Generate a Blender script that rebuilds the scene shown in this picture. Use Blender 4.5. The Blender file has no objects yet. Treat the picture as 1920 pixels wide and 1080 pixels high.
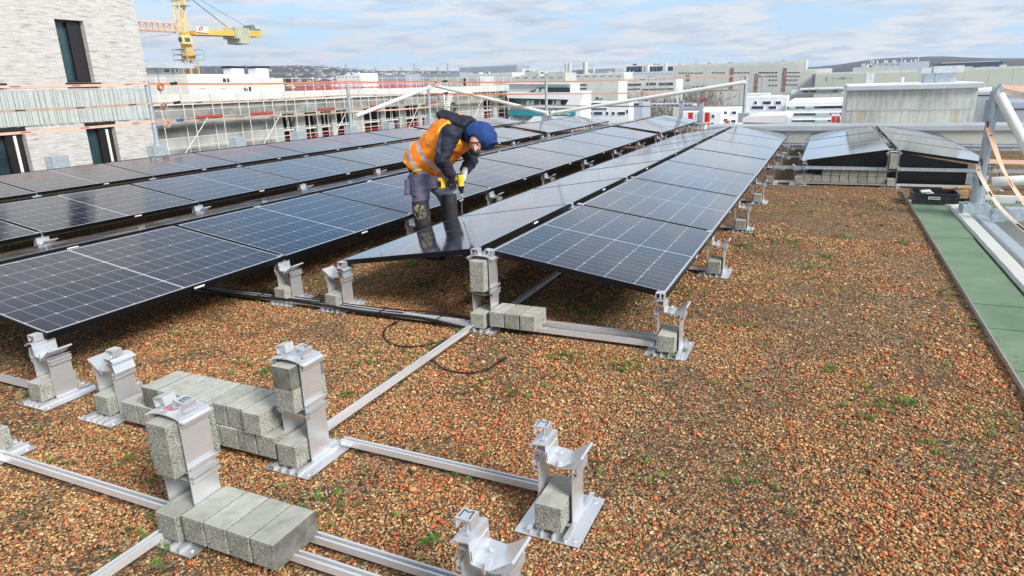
import bpy, bmesh, math, random
import numpy as np
from mathutils import Vector, Matrix, noise
R = math.radians
random.seed(7); rng = np.random.default_rng(7)
scn = bpy.context.scene
C = scn.collection
# ------------------------------------------------------------------ camera
F, PITCH, YAW, ROLL, H = 1253.24, R(16.732), R(25.139), R(-1.818), 1.4919
fw = Vector((-math.sin(YAW)*math.cos(PITCH), math.cos(YAW)*math.cos(PITCH), -math.sin(PITCH)))
rt = Vector((math.cos(YAW), math.sin(YAW), 0)); up = rt.cross(fw)
r2 = rt*math.cos(ROLL)+up*math.sin(ROLL); u2 = -rt*math.sin(ROLL)+up*math.cos(ROLL)
cam = bpy.data.objects.new('camera', bpy.data.cameras.new('camera')); C.objects.link(cam)
cam.matrix_world = Matrix(((r2.x,u2.x,-fw.x,0),(r2.y,u2.y,-fw.y,0),(r2.z,u2.z,-fw.z,H),(0,0,0,1)))
cam.data.sensor_width = 36; cam.data.lens = F*36/1920; cam.data.clip_start = .05; cam.data.clip_end = 12000
scn.camera = cam
# ------------------------------------------------------------------ sun, sky, exposure
SUN_EL, SUN_AZ = R(37), R(112)      # azimuth measured from +Y towards +X
sd = Vector((math.sin(SUN_AZ)*math.cos(SUN_EL), math.cos(SUN_AZ)*math.cos(SUN_EL), math.sin(SUN_EL)))
sl = bpy.data.lights.new('sun', 'SUN'); sl.energy = 2.4; sl.angle = R(20); sl.color = (1, .975, .94)
so = bpy.data.objects.new('sun', sl); C.objects.link(so)
so.rotation_euler = sd.to_track_quat('Z', 'Y').to_euler(); so.location = (0, 0, 30)
scn.view_settings.view_transform = 'Standard'; scn.view_settings.look = 'None'
scn.view_settings.gamma = 1; scn.view_settings.exposure = 1.14
w = bpy.data.worlds.new('World'); scn.world = w; w.use_nodes = True
nt = w.node_tree; nt.nodes.clear()
def N(nt, t, **k):
    n = nt.nodes.new(t)
    for a, b in k.items():
        if a in n.inputs: n.inputs[a].default_value = b
        else: setattr(n, a, b)
    return n
def ramp(nt, stops, interp='LINEAR'):
    n = nt.nodes.new('ShaderNodeValToRGB'); cr = n.color_ramp; cr.interpolation = interp
    while len(cr.elements) < len(stops): cr.elements.new(.5)
    for e, (p, c) in zip(cr.elements, stops):
        e.position = p; e.color = (*c, 1) if len(c) == 3 else c
    return n
def g3(v): return (v, v, v)
sky = N(nt, 'ShaderNodeTexSky', sky_type='NISHITA', sun_disc=False, sun_elevation=SUN_EL, sun_rotation=SUN_AZ, altitude=300.0)
bgs = N(nt, 'ShaderNodeBackground', Strength=.085)
tc = N(nt, 'ShaderNodeTexCoord'); sp = N(nt, 'ShaderNodeSeparateXYZ')
nt.links.new(tc.outputs['Generated'], sp.inputs[0])
def M(nt, op, a, b=None, c=None):
    n = nt.nodes.new('ShaderNodeMath'); n.operation = op
    for i, v in enumerate((a, b, c)):
        if v is None: continue
        if isinstance(v, (int, float)): n.inputs[i].default_value = v
        else: nt.links.new(v, n.inputs[i])
    return n.outputs[0]
zz = M(nt, 'ADD', M(nt, 'MAXIMUM', sp.outputs[2], 0.0), .10)
cb = N(nt, 'ShaderNodeCombineXYZ')
nt.links.new(M(nt, 'DIVIDE', sp.outputs[0], zz), cb.inputs[0]); nt.links.new(M(nt, 'DIVIDE', sp.outputs[1], zz), cb.inputs[1])
n1 = N(nt, 'ShaderNodeTexNoise', Scale=.95, Detail=10.0, Roughness=.56, Distortion=.3); nt.links.new(cb.outputs[0], n1.inputs['Vector'])
n2 = N(nt, 'ShaderNodeTexNoise', Scale=2.2, Detail=10.0, Roughness=.62); nt.links.new(cb.outputs[0], n2.inputs['Vector'])
cover = ramp(nt, [(.39, g3(0)), (.52, g3(1))]); nt.links.new(n1.outputs[0], cover.inputs[0])
ccol = ramp(nt, [(.33, (.53, .65, .82)), (.45, (.74, .84, .95)), (.54, (1, 1.01, 1.03))]); nt.links.new(n2.outputs[0], ccol.inputs[0])
bgc = N(nt, 'ShaderNodeBackground', Strength=.50); nt.links.new(ccol.outputs[0], bgc.inputs[0])
# thin pale veil over the blue, low sky whiter than overhead
veil = N(nt, 'ShaderNodeMixRGB'); veil.inputs[0].default_value = .66; veil.inputs[2].default_value = (3.1, 5.4, 8.1, 1)
nt.links.new(sky.outputs[0], veil.inputs[1]); nt.links.new(veil.outputs[0], bgs.inputs[0])
eg = ramp(nt, [(0.0, g3(1.0)), (.16, g3(.92)), (.45, g3(.62)), (1.0, g3(.5))]); nt.links.new(sp.outputs[2], eg.inputs[0])
for bgx, src in ((bgc, ccol.outputs[0]), (bgs, veil.outputs[0])):
    mm = N(nt, 'ShaderNodeMixRGB', blend_type='MULTIPLY'); mm.inputs[0].default_value = 1; nt.links.new(src, mm.inputs[1]); nt.links.new(eg.outputs[0], mm.inputs[2]); nt.links.new(mm.outputs[0], bgx.inputs[0])
mx = N(nt, 'ShaderNodeMixShader'); wo = N(nt, 'ShaderNodeOutputWorld')
nt.links.new(cover.outputs[0], mx.inputs[0]); nt.links.new(bgs.outputs[0], mx.inputs[1]); nt.links.new(bgc.outputs[0], mx.inputs[2]); nt.links.new(mx.outputs[0], wo.inputs[0])

# ------------------------------------------------------------------ surveying helpers: a line of sight met with a real plane
CAM = Vector((0, 0, H))
def ray(u, v): return r2*((u-960)/F)+u2*((540-v)/F)+fw
def gz(u, v, z=0.0): d = ray(u, v); return CAM+d*((z-H)/d.z)
def oy(u, v, Y): d = ray(u, v); return CAM+d*(Y/d.y)
def ox(u, v, X): d = ray(u, v); return CAM+d*(X/d.x)

# ------------------------------------------------------------------ materials
MATS = {}
def mat(name, col=(.5, .5, .5), rough=.6, metal=0.0, **k):
    if name in MATS: return MATS[name]
    m = bpy.data.materials.new(name); m.use_nodes = True
    b = m.node_tree.nodes['Principled BSDF']
    b.inputs['Base Color'].default_value = (*col, 1); b.inputs['Roughness'].default_value = rough; b.inputs['Metallic'].default_value = metal
    for a, v in k.items(): b.inputs[a].default_value = v
    MATS[name] = m; return m
def varied(name, c1, c2, scale, rough=.6, metal=0.0, detail=6.0, bump=0.0, bscale=None, stretch=(1, 1, 1), lo=.35, hi=.65, dist=.002, rvar=0.0):
    if name in MATS: return MATS[name]
    m = mat(name, c1, rough, metal); t = m.node_tree; b = t.nodes['Principled BSDF']
    tc = N(t, 'ShaderNodeTexCoord'); mp = N(t, 'ShaderNodeMapping'); mp.inputs['Scale'].default_value = stretch
    t.links.new(tc.outputs['Object'], mp.inputs[0])
    n = N(t, 'ShaderNodeTexNoise', Scale=scale, Detail=detail, Roughness=.6); t.links.new(mp.outputs[0], n.inputs['Vector'])
    r = ramp(t, [(lo, c1), (hi, c2)]); t.links.new(n.outputs[0], r.inputs[0]); t.links.new(r.outputs[0], b.inputs['Base Color'])
    if rvar:
        rr = ramp(t, [(.3, g3(rough-rvar)), (.7, g3(rough+rvar))]); t.links.new(n.outputs[0], rr.inputs[0]); t.links.new(rr.outputs[0], b.inputs['Roughness'])
    if bump:
        n2 = N(t, 'ShaderNodeTexNoise', Scale=bscale or scale*3, Detail=5.0); t.links.new(mp.outputs[0], n2.inputs['Vector'])
        bp = N(t, 'ShaderNodeBump', Strength=bump, Distance=dist); t.links.new(n2.outputs[0], bp.inputs['Height']); t.links.new(bp.outputs[0], b.inputs['Normal'])
    return m
ALU = varied('aluminium', (.86, .87, .88), (.74, .75, .77), 14, .33, .72, stretch=(1, .25, 1), rvar=.08)
ALUD = varied('aluminium_weathered', (.74, .75, .76), (.58, .59, .60), 9, .42, .6, rvar=.08)
GALV = varied('galvanised_steel', (.42, .49, .53), (.56, .62, .66), 22, .45, .55, rvar=.1, detail=3)
GALVD = varied('galvanised_post', (.34, .39, .43), (.50, .55, .58), 30, .5, .6, stretch=(1, 1, .3))
WHITEP = varied('white_coated_tube', (.80, .80, .77), (.70, .69, .64), 8, .4)
FRAME = mat('black_anodised_frame', (.012, .013, .016), .35, .6)
CABLE = mat('black_rubber_cable', (.012, .012, .013), .5)
BLACKP = varied('black_plastic', (.012, .013, .017), (.03, .032, .04), 10, .4)
FILM = varied('black_deflector_sheet', (.010, .010, .012), (.022, .022, .026), 3, .33)
SLAB = varied('concrete_top', (.36, .36, .32), (.48, .48, .43), 16, .8, bump=.25, bscale=120, lo=.3, hi=.7)
def block_side():
    m = mat('concrete_open_pored', (.4, .4, .36), .9); t = m.node_tree; b = t.nodes['Principled BSDF']
    tc = N(t, 'ShaderNodeTexCoord'); v = N(t, 'ShaderNodeTexVoronoi', Scale=260.0); t.links.new(tc.outputs['Object'], v.inputs['Vector'])
    n = N(t, 'ShaderNodeTexNoise', Scale=170.0, Detail=4.0); t.links.new(tc.outputs['Object'], n.inputs['Vector'])
    r = ramp(t, [(.32, (.12, .12, .10)), (.46, (.34, .34, .30)), (.62, (.50, .50, .45))]); t.links.new(n.outputs[0], r.inputs[0])
    r2_ = ramp(t, [(0, g3(1.25)), (.55, g3(.75))]); t.links.new(v.outputs['Distance'], r2_.inputs[0])
    mm = N(t, 'ShaderNodeMixRGB', blend_type='MULTIPLY'); mm.inputs[0].default_value = 1
    t.links.new(r.outputs[0], mm.inputs[1]); t.links.new(r2_.outputs[0], mm.inputs[2]); t.links.new(mm.outputs[0], b.inputs['Base Color'])
    bp = N(t, 'ShaderNodeBump', Strength=.8, Distance=.004); t.links.new(n.outputs[0], bp.inputs['Height']); t.links.new(bp.outputs[0], b.inputs['Normal'])
    return m
BSIDE = block_side()
WETC = varied('wet_concrete', (.10, .10, .085), (.20, .20, .17), 20, .5, bump=.5, bscale=110)
def strap_mat(name, c1, c2):
    m = varied(name, c1, c2, 6, .75); return m
ORANGE = strap_mat('orange_webbing', (.80, .17, .045), (.66, .20, .08))
BROWNST = strap_mat('faded_webbing', (.50, .36, .26), (.36, .24, .17))
PEACH = strap_mat('peach_webbing', (.78, .40, .25), (.70, .48, .36))
GREEN = varied('green_bitumen_felt', (.12, .195, .115), (.18, .26, .165), 3, .9, bump=.9, bscale=330, detail=12)
TIMBER = varied('timber', (.52, .33, .16), (.36, .21, .09), 6, .7, stretch=(.3, 3, 3))
CONC = varied('cast_concrete', (.47, .47, .42), (.60, .60, .55), 1.1, .85, bump=.2, bscale=9)
CONCD = varied('dark_cast_concrete', (.15, .15, .135), (.33, .33, .30), .6, .9, detail=9, stretch=(1, 1, 2))
CONCL = varied('pale_cast_concrete', (.58, .58, .53), (.70, .69, .64), .5, .85)
WHITE = varied('white_render', (.78, .79, .80), (.84, .85, .86), .6, .7)
BEIGE = varied('beige_cladding', (.55, .56, .51), (.64, .65, .60), .03, .7)
GREYB = varied('grey_blue_cladding', (.33, .37, .43), (.38, .42, .48), .05, .6)
NAVY = mat('dark_blue_cladding', (.02, .05, .11), .5)
GLASSB = varied('office_glass', (.02, .035, .05), (.10, .17, .18), .35, .12, stretch=(1, 1, .2), lo=.45, hi=.6)
GLASSD = varied('dark_window_glass', (.012, .028, .034), (.035, .075, .082), .9, .08)
DARK = mat('dark_bronze_frame', (.018, .014, .013), .35)
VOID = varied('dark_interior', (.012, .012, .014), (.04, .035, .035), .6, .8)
TEAL = mat('teal_fascia', (.02, .30, .38), .35)
RED = mat('red_paint', (.62, .03, .04), .5)
REDB = varied('red_toe_board', (.50, .05, .05), (.36, .06, .05), 1.5, .7)
YEL = varied('crane_yellow', (.74, .45, .09), (.64, .36, .06), .6, .45)
YELP = varied('crane_pale_yellow', (.80, .58, .22), (.72, .48, .16), .6, .5)
METC = varied('coated_metal_capping', (.50, .53, .55), (.60, .62, .64), 1.5, .4, .5)
REDBR = varied('red_brown_stair_tower', (.22, .08, .08), (.42, .28, .25), .8, .8)

# ------------------------------------------------------------------ mesh builder
class MB:
    def __init__(s): s.v = []; s.f = []; s.mi = []
    def add(s, vs, fs, mi=0):
        o = len(s.v); s.v += [tuple(p) for p in vs]; s.f += [tuple(i+o for i in f) for f in fs]; s.mi += [mi]*len(fs)
        return s
    def box(s, x0, x1, y0, y1, z0, z1, mi=0):
        return s.add([(x0,y0,z0),(x1,y0,z0),(x1,y1,z0),(x0,y1,z0),(x0,y0,z1),(x1,y0,z1),(x1,y1,z1),(x0,y1,z1)],
              [(0,3,2,1),(4,5,6,7),(0,1,5,4),(1,2,6,5),(2,3,7,6),(3,0,4,7)], mi)
    def obox(s, a, b, wd, ht, mi=0, upv=(0, 0, 1)):
        a = Vector(a); b = Vector(b); d = (b-a).normalized(); side = d.cross(Vector(upv))
        if side.length < 1e-4: side = d.cross(Vector((1, 0, 0)))
        side.normalize(); u = side.cross(d); vs = []
        for p in (a, b):
            for q in ((-1,-1),(1,-1),(1,1),(-1,1)): vs.append(p+side*wd/2*q[0]+u*ht/2*q[1])
        return s.add(vs, [(3,2,1,0),(4,5,6,7),(0,1,5,4),(1,2,6,5),(2,3,7,6),(3,0,4,7)], mi)
    def tube(s, a, b, r, n=10, r1=None, mi=0, cap=True): return s.path([a, b], r, n, mi, r1, cap)
    def path(s, pts, r, n=8, mi=0, r1=None, cap=True):
        pts = [Vector(p) for p in pts]; vs = []; fs = []; prev = None
        for i, p in enumerate(pts):
            d = (pts[min(i+1, len(pts)-1)]-pts[max(i-1, 0)]).normalized()
            if prev is None: a = d.orthogonal().normalized()
            else: a = (prev-d*prev.dot(d)).normalized()
            prev = a; b = d.cross(a)
            rr = r if r1 is None else r+(r1-r)*i/(len(pts)-1)
            for k in range(n):
                t = 2*math.pi*k/n; vs.append(p+a*rr*math.cos(t)+b*rr*math.sin(t))
        for i in range(len(pts)-1):
            for k in range(n): fs.append((i*n+k, i*n+(k+1)%n, (i+1)*n+(k+1)%n, (i+1)*n+k))
        if cap: fs.append(tuple(range(n-1, -1, -1))); fs.append(tuple((len(pts)-1)*n+k for k in range(n)))
        return s.add(vs, fs, mi)
    def ribbon(s, pts, wd, th, side=(0, 0, 1), mi=0, twist=None):
        # flat strap: width along `side` (or a list of sides), thickness th
        pts = [Vector(p) for p in pts]; vs = []; fs = []
        for i, p in enumerate(pts):
            d = (pts[min(i+1, len(pts)-1)]-pts[max(i-1, 0)]).normalized()
            sv = Vector(side[i] if isinstance(side, list) else side); sv = (sv-d*sv.dot(d)).normalized(); nn = d.cross(sv)
            for q in ((-1,-1),(1,-1),(1,1),(-1,1)): vs.append(p+sv*wd/2*q[0]+nn*th/2*q[1])
        for i in range(len(pts)-1):
            for k in range(4): fs.append((i*4+k, i*4+(k+1)%4, (i+1)*4+(k+1)%4, (i+1)*4+k))
        fs += [(3,2,1,0), tuple(len(pts)*4-4+k for k in range(4))]
        return s.add(vs, fs, mi)
    def prism(s, poly, axis, a, b, mi=0):
        # poly in the two remaining axes, extruded along axis from a to b
        n = len(poly); mk = {'x': lambda p, t: (t, p[0], p[1]), 'y': lambda p, t: (p[0], t, p[1]), 'z': lambda p, t: (p[0], p[1], t)}[axis]
        vs = [mk(p, a) for p in poly]+[mk(p, b) for p in poly]
        return s.add(vs, [tuple(range(n)), tuple(range(2*n-1, n-1, -1))]+[(i, i+n, (i+1)%n+n, (i+1)%n) for i in range(n)], mi)
    def sheet(s, prof, t, y0, y1, mi=0):
        # thin bent sheet: open profile in XZ thickened downwards by t, extruded along Y
        lo = [(x, z-t) for x, z in prof]
        return s.prism(prof+lo[::-1], 'y', y0, y1, mi)
    def lathe(s, prof, c=(0, 0, 0), n=16, mi=0):
        vs = []; fs = []
        for r, z in prof:
            for k in range(n): t = 2*math.pi*k/n; vs.append((c[0]+r*math.cos(t), c[1]+r*math.sin(t), c[2]+z))
        for i in range(len(prof)-1):
            for k in range(n): fs.append((i*n+k, i*n+(k+1)%n, (i+1)*n+(k+1)%n, (i+1)*n+k))
        fs.append(tuple(range(n-1, -1, -1))); fs.append(tuple((len(prof)-1)*n+k for k in range(n)))
        return s.add(vs, fs, mi)
    def mesh(s, name, mats, bevel=0, seg=1):
        me = bpy.data.meshes.new(name); me.from_pydata(s.v, [], s.f)
        for m in (mats if isinstance(mats, (list, tuple)) else [mats]): me.materials.append(m)
        me.polygons.foreach_set('material_index', s.mi)
        bm = bmesh.new(); bm.from_mesh(me); bmesh.ops.recalc_face_normals(bm, faces=bm.faces)
        if bevel:
            bmesh.ops.bevel(bm, geom=list(bm.edges), offset=bevel, segments=seg, profile=.5, affect='EDGES', clamp_overlap=True)
        bm.to_mesh(me); bm.free(); me.update(); return me
    def build(s, name, mats, parent=None, bevel=0, smooth=False, loc=None, seg=1):
        me = s.mesh(name, mats, bevel, seg)
        if smooth: smooth_by_angle(me)
        o = bpy.data.objects.new(name, me); C.objects.link(o)
        if parent: o.parent = parent
        if loc is not None: o.location = loc
        return o
def smooth_by_angle(me, ang=40):
    me.polygons.foreach_set('use_smooth', [True]*len(me.polygons))
    try: me.set_sharp_from_angle(angle=R(ang))
    except Exception: pass
def tag(o, label=None, cat=None, group=None, kind=None):
    if label: o['label'] = label
    if cat: o['category'] = cat
    if group: o['group'] = group
    if kind: o['kind'] = kind
    return o
def thing(name, label, cat, loc=(0, 0, 0), group=None, rz=0):
    o = bpy.data.objects.new(name, None); o.empty_display_size = .1; C.objects.link(o); o.location = loc; o.rotation_euler = (0, 0, rz)
    return tag(o, label, cat, group)
def dup(root, loc=None, label=None, group=None, cat=None):
    def cp(o, par):
        c = o.copy(); C.objects.link(c)
        if par: c.parent = par
        for ch in o.children: cp(ch, c)
        return c
    c = cp(root, None)
    if loc is not None: c.location = loc
    if label: c['label'] = label
    if group: c['group'] = group
    if cat: c['category'] = cat
    return c
NTH = ['first','second','third','fourth','fifth','sixth','seventh','eighth','ninth','tenth','eleventh','twelfth']

#@@ROOF
# ------------------------------------------------------------------ roof body and gravel
def gravel_ground():
    m = mat('roof_gravel', (.2, .15, .1), .95); t = m.node_tree; b = t.nodes['Principled BSDF']
    tc = N(t, 'ShaderNodeTexCoord')
    wn = N(t, 'ShaderNodeTexNoise', Scale=40.0, Detail=2.0); t.links.new(tc.outputs['Object'], wn.inputs['Vector'])
    ad = N(t, 'ShaderNodeVectorMath', operation='MULTIPLY_ADD'); ad.inputs[1].default_value = (.02, .02, .02)
    t.links.new(wn.outputs['Color'], ad.inputs[0]); t.links.new(tc.outputs['Object'], ad.inputs[2])
    v = N(t, 'ShaderNodeTexVoronoi', Scale=78.0); t.links.new(ad.outputs[0], v.inputs['Vector'])
    sx = N(t, 'ShaderNodeSeparateColor'); t.links.new(v.outputs['Color'], sx.inputs[0])
    st = ramp(t, [(0, (.06, .036, .018)), (.14, (.115, .070, .032)), (.28, (.21, .13, .055)), (.44, (.32, .20, .09)), (.60, (.42, .28, .14)), (.72, (.46, .34, .18)),
                  (.80, (.42, .11, .035)), (.87, (.50, .16, .055)), (.92, (.20, .15, .06)), (.975, (.58, .50, .34))], 'CONSTANT')
    t.links.new(sx.outputs[0], st.inputs[0])
    # stone colour darkens towards the cell edges
    de = ramp(t, [(.35, g3(1)), (.8, g3(.35))]); t.links.new(v.outputs['Distance'], de.inputs[0])
    mu = N(t, 'ShaderNodeMixRGB', blend_type='MULTIPLY'); mu.inputs[0].default_value = 1; t.links.new(st.outputs[0], mu.inputs[1]); t.links.new(de.outputs[0], mu.inputs[2])
    soiln = N(t, 'ShaderNodeTexNoise', Scale=1.5, Detail=7.0, Roughness=.65); t.links.new(tc.outputs['Object'], soiln.inputs['Vector'])
    sr = ramp(t, [(.50, g3(0)), (.68, g3(.8))]); t.links.new(soiln.outputs[0], sr.inputs[0])
    m2 = N(t, 'ShaderNodeMixRGB'); t.links.new(sr.outputs[0], m2.inputs[0]); t.links.new(mu.outputs[0], m2.inputs[1]); m2.inputs[2].default_value = (.135, .080, .042, 1)
    gn = N(t, 'ShaderNodeTexNoise', Scale=2.6, Detail=9.0, Roughness=.75); t.links.new(tc.outputs['Object'], gn.inputs['Vector'])
    gr = ramp(t, [(.60, g3(0)), (.68, g3(.75))]); t.links.new(gn.outputs[0], gr.inputs[0])
    m3 = N(t, 'ShaderNodeMixRGB'); t.links.new(gr.outputs[0], m3.inputs[0]); t.links.new(m2.outputs[0], m3.inputs[1]); m3.inputs[2].default_value = (.13, .14, .035, 1)
    t.links.new(m3.outputs[0], b.inputs['Base Color'])
    bp = N(t, 'ShaderNodeBump', Strength=1.0, Distance=.012); iv = M(t, 'SUBTRACT', 1.0, v.outputs['Distance']); t.links.new(iv, bp.inputs['Height']); t.links.new(bp.outputs[0], b.inputs['Normal'])
    return m
GRAV = gravel_ground()
GROUND_Z = -18.0
g = MB()
def grid(g, x0, x1, y0, y1, z=0.0, n=8):
    for i in range(n):
        for j in range(n):
            a, b = x0+(x1-x0)*i/n, x0+(x1-x0)*(i+1)/n; c, d = y0+(y1-y0)*j/n, y0+(y1-y0)*(j+1)/n
            g.add([(a,c,z),(b,c,z),(b,d,z),(a,d,z)], [(0,1,2,3)])
grid(g, -13.2, .975, -3, 22.6); grid(g, .975, 9, 9.75, 16.1)
tag(g.build('gravel_roof', GRAV), kind='structure')
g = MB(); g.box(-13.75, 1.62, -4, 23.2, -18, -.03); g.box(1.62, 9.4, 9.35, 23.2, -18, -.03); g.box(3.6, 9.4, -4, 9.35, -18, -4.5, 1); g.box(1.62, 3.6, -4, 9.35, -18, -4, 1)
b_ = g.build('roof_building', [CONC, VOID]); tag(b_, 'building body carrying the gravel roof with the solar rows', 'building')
# roof edge upstand along left and far side
g = MB(); g.box(-13.75, -13.2, -4, 22.6, -.02, .16); g.box(-13.75, -3.6, 22.6, 23.2, -.02, .16)
g.box(-13.80, -13.16, -4, 22.56, .163, .19, 1); g.box(-13.8, -3.55, 22.56, 23.25, .163, .19, 1)
tag(g.build('roof_upstand', [CONC, METC]), 'low metal capped roof edge running behind the far solar rows under the strap fence', 'roof edge')
# parapet with metal capping at the far right end
def parapet():
    Y0, Y1 = 16.1, 16.9; zt = .50
    t = thing('parapet_wall', 'low concrete parapet wall with grey metal capping behind the small tent of panels', 'parapet wall', (0, Y0, 0))
    g = MB(); g.box(-2.4, 9.4, 0, Y1-Y0, -.02, zt-.115); g.build('wall', CONC, t)
    g = MB(); g.box(-2.5, 9.5, -.05, Y1-Y0+.05, zt-.112, zt); g.build('capping', METC, t, bevel=.008)
    g = MB(); g.box(-2.4, 9.4, -.02, -.002, .002, .13); g.box(-2.4, 9.4, -.028, -.02, .13, .145)
    for i in range(24): g.tube((-2.2+i*.5, -.034, .09), (-3.1+i*.5, -.018, .09), .012, 8)
    g.build('flashing', GALV, t)
parapet()
# penthouse box
def penthouse():
    Y = 18.6
    x0 = oy(1587, 200, Y).x; x1 = oy(1829, 200, Y).x; zt = oy(1700, 168, Y).z; zm = oy(1700, 206, Y).z
    t = thing('roof_penthouse', 'grey concrete stair house with overhanging metal roof edge behind the small tent of panels', 'stair house', (0, Y, 0))
    stain = mat('stained_concrete', (.5, .5, .45), .85); n = stain.node_tree; b = n.nodes['Principled BSDF']
    tc = N(n, 'ShaderNodeTexCoord'); mp = N(n, 'ShaderNodeMapping'); mp.inputs['Scale'].default_value = (16, 16, 1.6); n.links.new(tc.outputs['Object'], mp.inputs[0])
    ns = N(n, 'ShaderNodeTexNoise', Scale=1.0, Detail=7.0, Roughness=.7); n.links.new(mp.outputs[0], ns.inputs['Vector'])
    ns2 = N(n, 'ShaderNodeTexNoise', Scale=1.3, Detail=4.0); n.links.new(tc.outputs['Object'], ns2.inputs['Vector'])
    a = M(n, 'ADD', M(n, 'MULTIPLY', ns.outputs[0], .6), M(n, 'MULTIPLY', ns2.outputs[0], .4))
    rp = ramp(n, [(.36, (.30, .31, .29)), (.5, (.47, .48, .45)), (.6, (.58, .59, .55))]); n.links.new(a, rp.inputs[0])
    # two rusty run-off streaks
    sx = N(n, 'ShaderNodeSeparateXYZ'); n.links.new(tc.outputs['Object'], sx.inputs[0])
    last = rp.outputs[0]
    for ux in (1615, 1793):
        xs = oy(ux, 215, Y).x
        dd = M(n, 'ABSOLUTE', M(n, 'SUBTRACT', sx.outputs[0], xs))
        wdt = M(n, 'MULTIPLY', M(n, 'SUBTRACT', ns.outputs[0], .2), .12)
        k = M(n, 'MULTIPLY', M(n, 'LESS_THAN', dd, wdt), M(n, 'LESS_THAN', sx.outputs[2], zm)); k = M(n, 'MULTIPLY', k, .55)
        mm = N(n, 'ShaderNodeMixRGB'); n.links.new(k, mm.inputs[0]); n.links.new(last, mm.inputs[1]); mm.inputs[2].default_value = (.50, .33, .10, 1); last = mm.outputs[0]
    n.links.new(last, b.inputs['Base Color'])
    g = MB(); g.box(x0, x1, .02, 4, -.5, zm-.012); g.box(x0, x1, 0, 4, zm+.012, zt); g.build('wall', stain, t)
    g = MB(); g.box(x0-.05, x1+.10, -.10, 4.1, zt+.003, zt+.10); g.build('roof_edge', METC, t, bevel=.01)
    g = MB(); g.box(x0-.02, x1+.07, -.06, 4.05, zt+.103, zt+.125); g.build('roof', WHITE, t)
    g = MB(); g.box(x0, x1, .015, .025, zm-.012, zm+.012); g.box(x0-.03, x0-.003, .03, 4, -.3, zt); g.build('joint', WHITE, t)
    Yv = Y+1.2
    x2, x3 = oy(1733, 150, Yv).x, oy(1792, 150, Yv).x; x4, x5 = oy(1727, 130, Yv).x, oy(1806, 130, Yv).x
    zb, zc, zd = zt+.128, oy(1760, 137, Yv).z, oy(1760, 124, Yv).z
    v = thing('roof_ventilator', 'boxy metal ventilator with wide hood on the stair house roof', 'ventilator', (0, Yv, zb))
    g = MB(); g.box(x2, x2+(x3-x2)*.33, 0, .6, 0, zc-zb); g.box(x2+(x3-x2)*.34, x3, -.01, .6, 0, zc-zb); g.build('duct', GALV, v)
    g = MB(); g.box(x4, x4+(x5-x4)*.27, -.1, .8, zc-zb+.002, zd-zb-.03); g.box(x4+(x5-x4)*.28, x5, -.12, .8, zc-zb+.002, zd-zb); g.build('hood', ALUD, v, bevel=.01)
    p = oy(1691, 155, Y+.6); g = MB(); g.lathe([(.028, 0), (.028, .10), (.040, .105), (.042, .13), (.025, .15)], (p.x, p.y, zt+.127)); tag(g.build('vent_pipe', WHITEP, smooth=True), 'small round white vent pipe on the stair house roof', 'vent pipe')
penthouse()
# stacked white cover panels left of the stair house
def pile():
    Y = 20.0
    t = thing('cover_pile', 'stack of large white insulated sheets lying on timber at the roof edge', 'sheet stack', (0, Y, 0))
    a, b2 = oy(1392, 222, Y).x, oy(1478, 222, Y).x; z1 = oy(1440, 231, Y).z
    zb = .52
    g = MB(); g.prism([(a, z1+.02), (b2, z1-.02), (b2+.03, z1+.14), (b2-.05, z1+.22), (a+.25, z1+.20), (a, z1+.13)], 'y', 0, 2.2); g.build('upper_sheets', WHITE, t, bevel=.01)
    g = MB(); g.prism([(a-.3, zb-.6), (b2-.05, zb-.6), (b2-.12, z1-.07), (a+.3, z1-.13), (a-.3, z1-.15)], 'y', 0.1, 2.2); g.build('lower_sheets', WHITE, t, bevel=.008)
    g = MB(); g.box(a, a+.45, .12, 2, z1-.105, z1-.015); g.build('timber_bearer', TIMBER, t)
pile()

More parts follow.
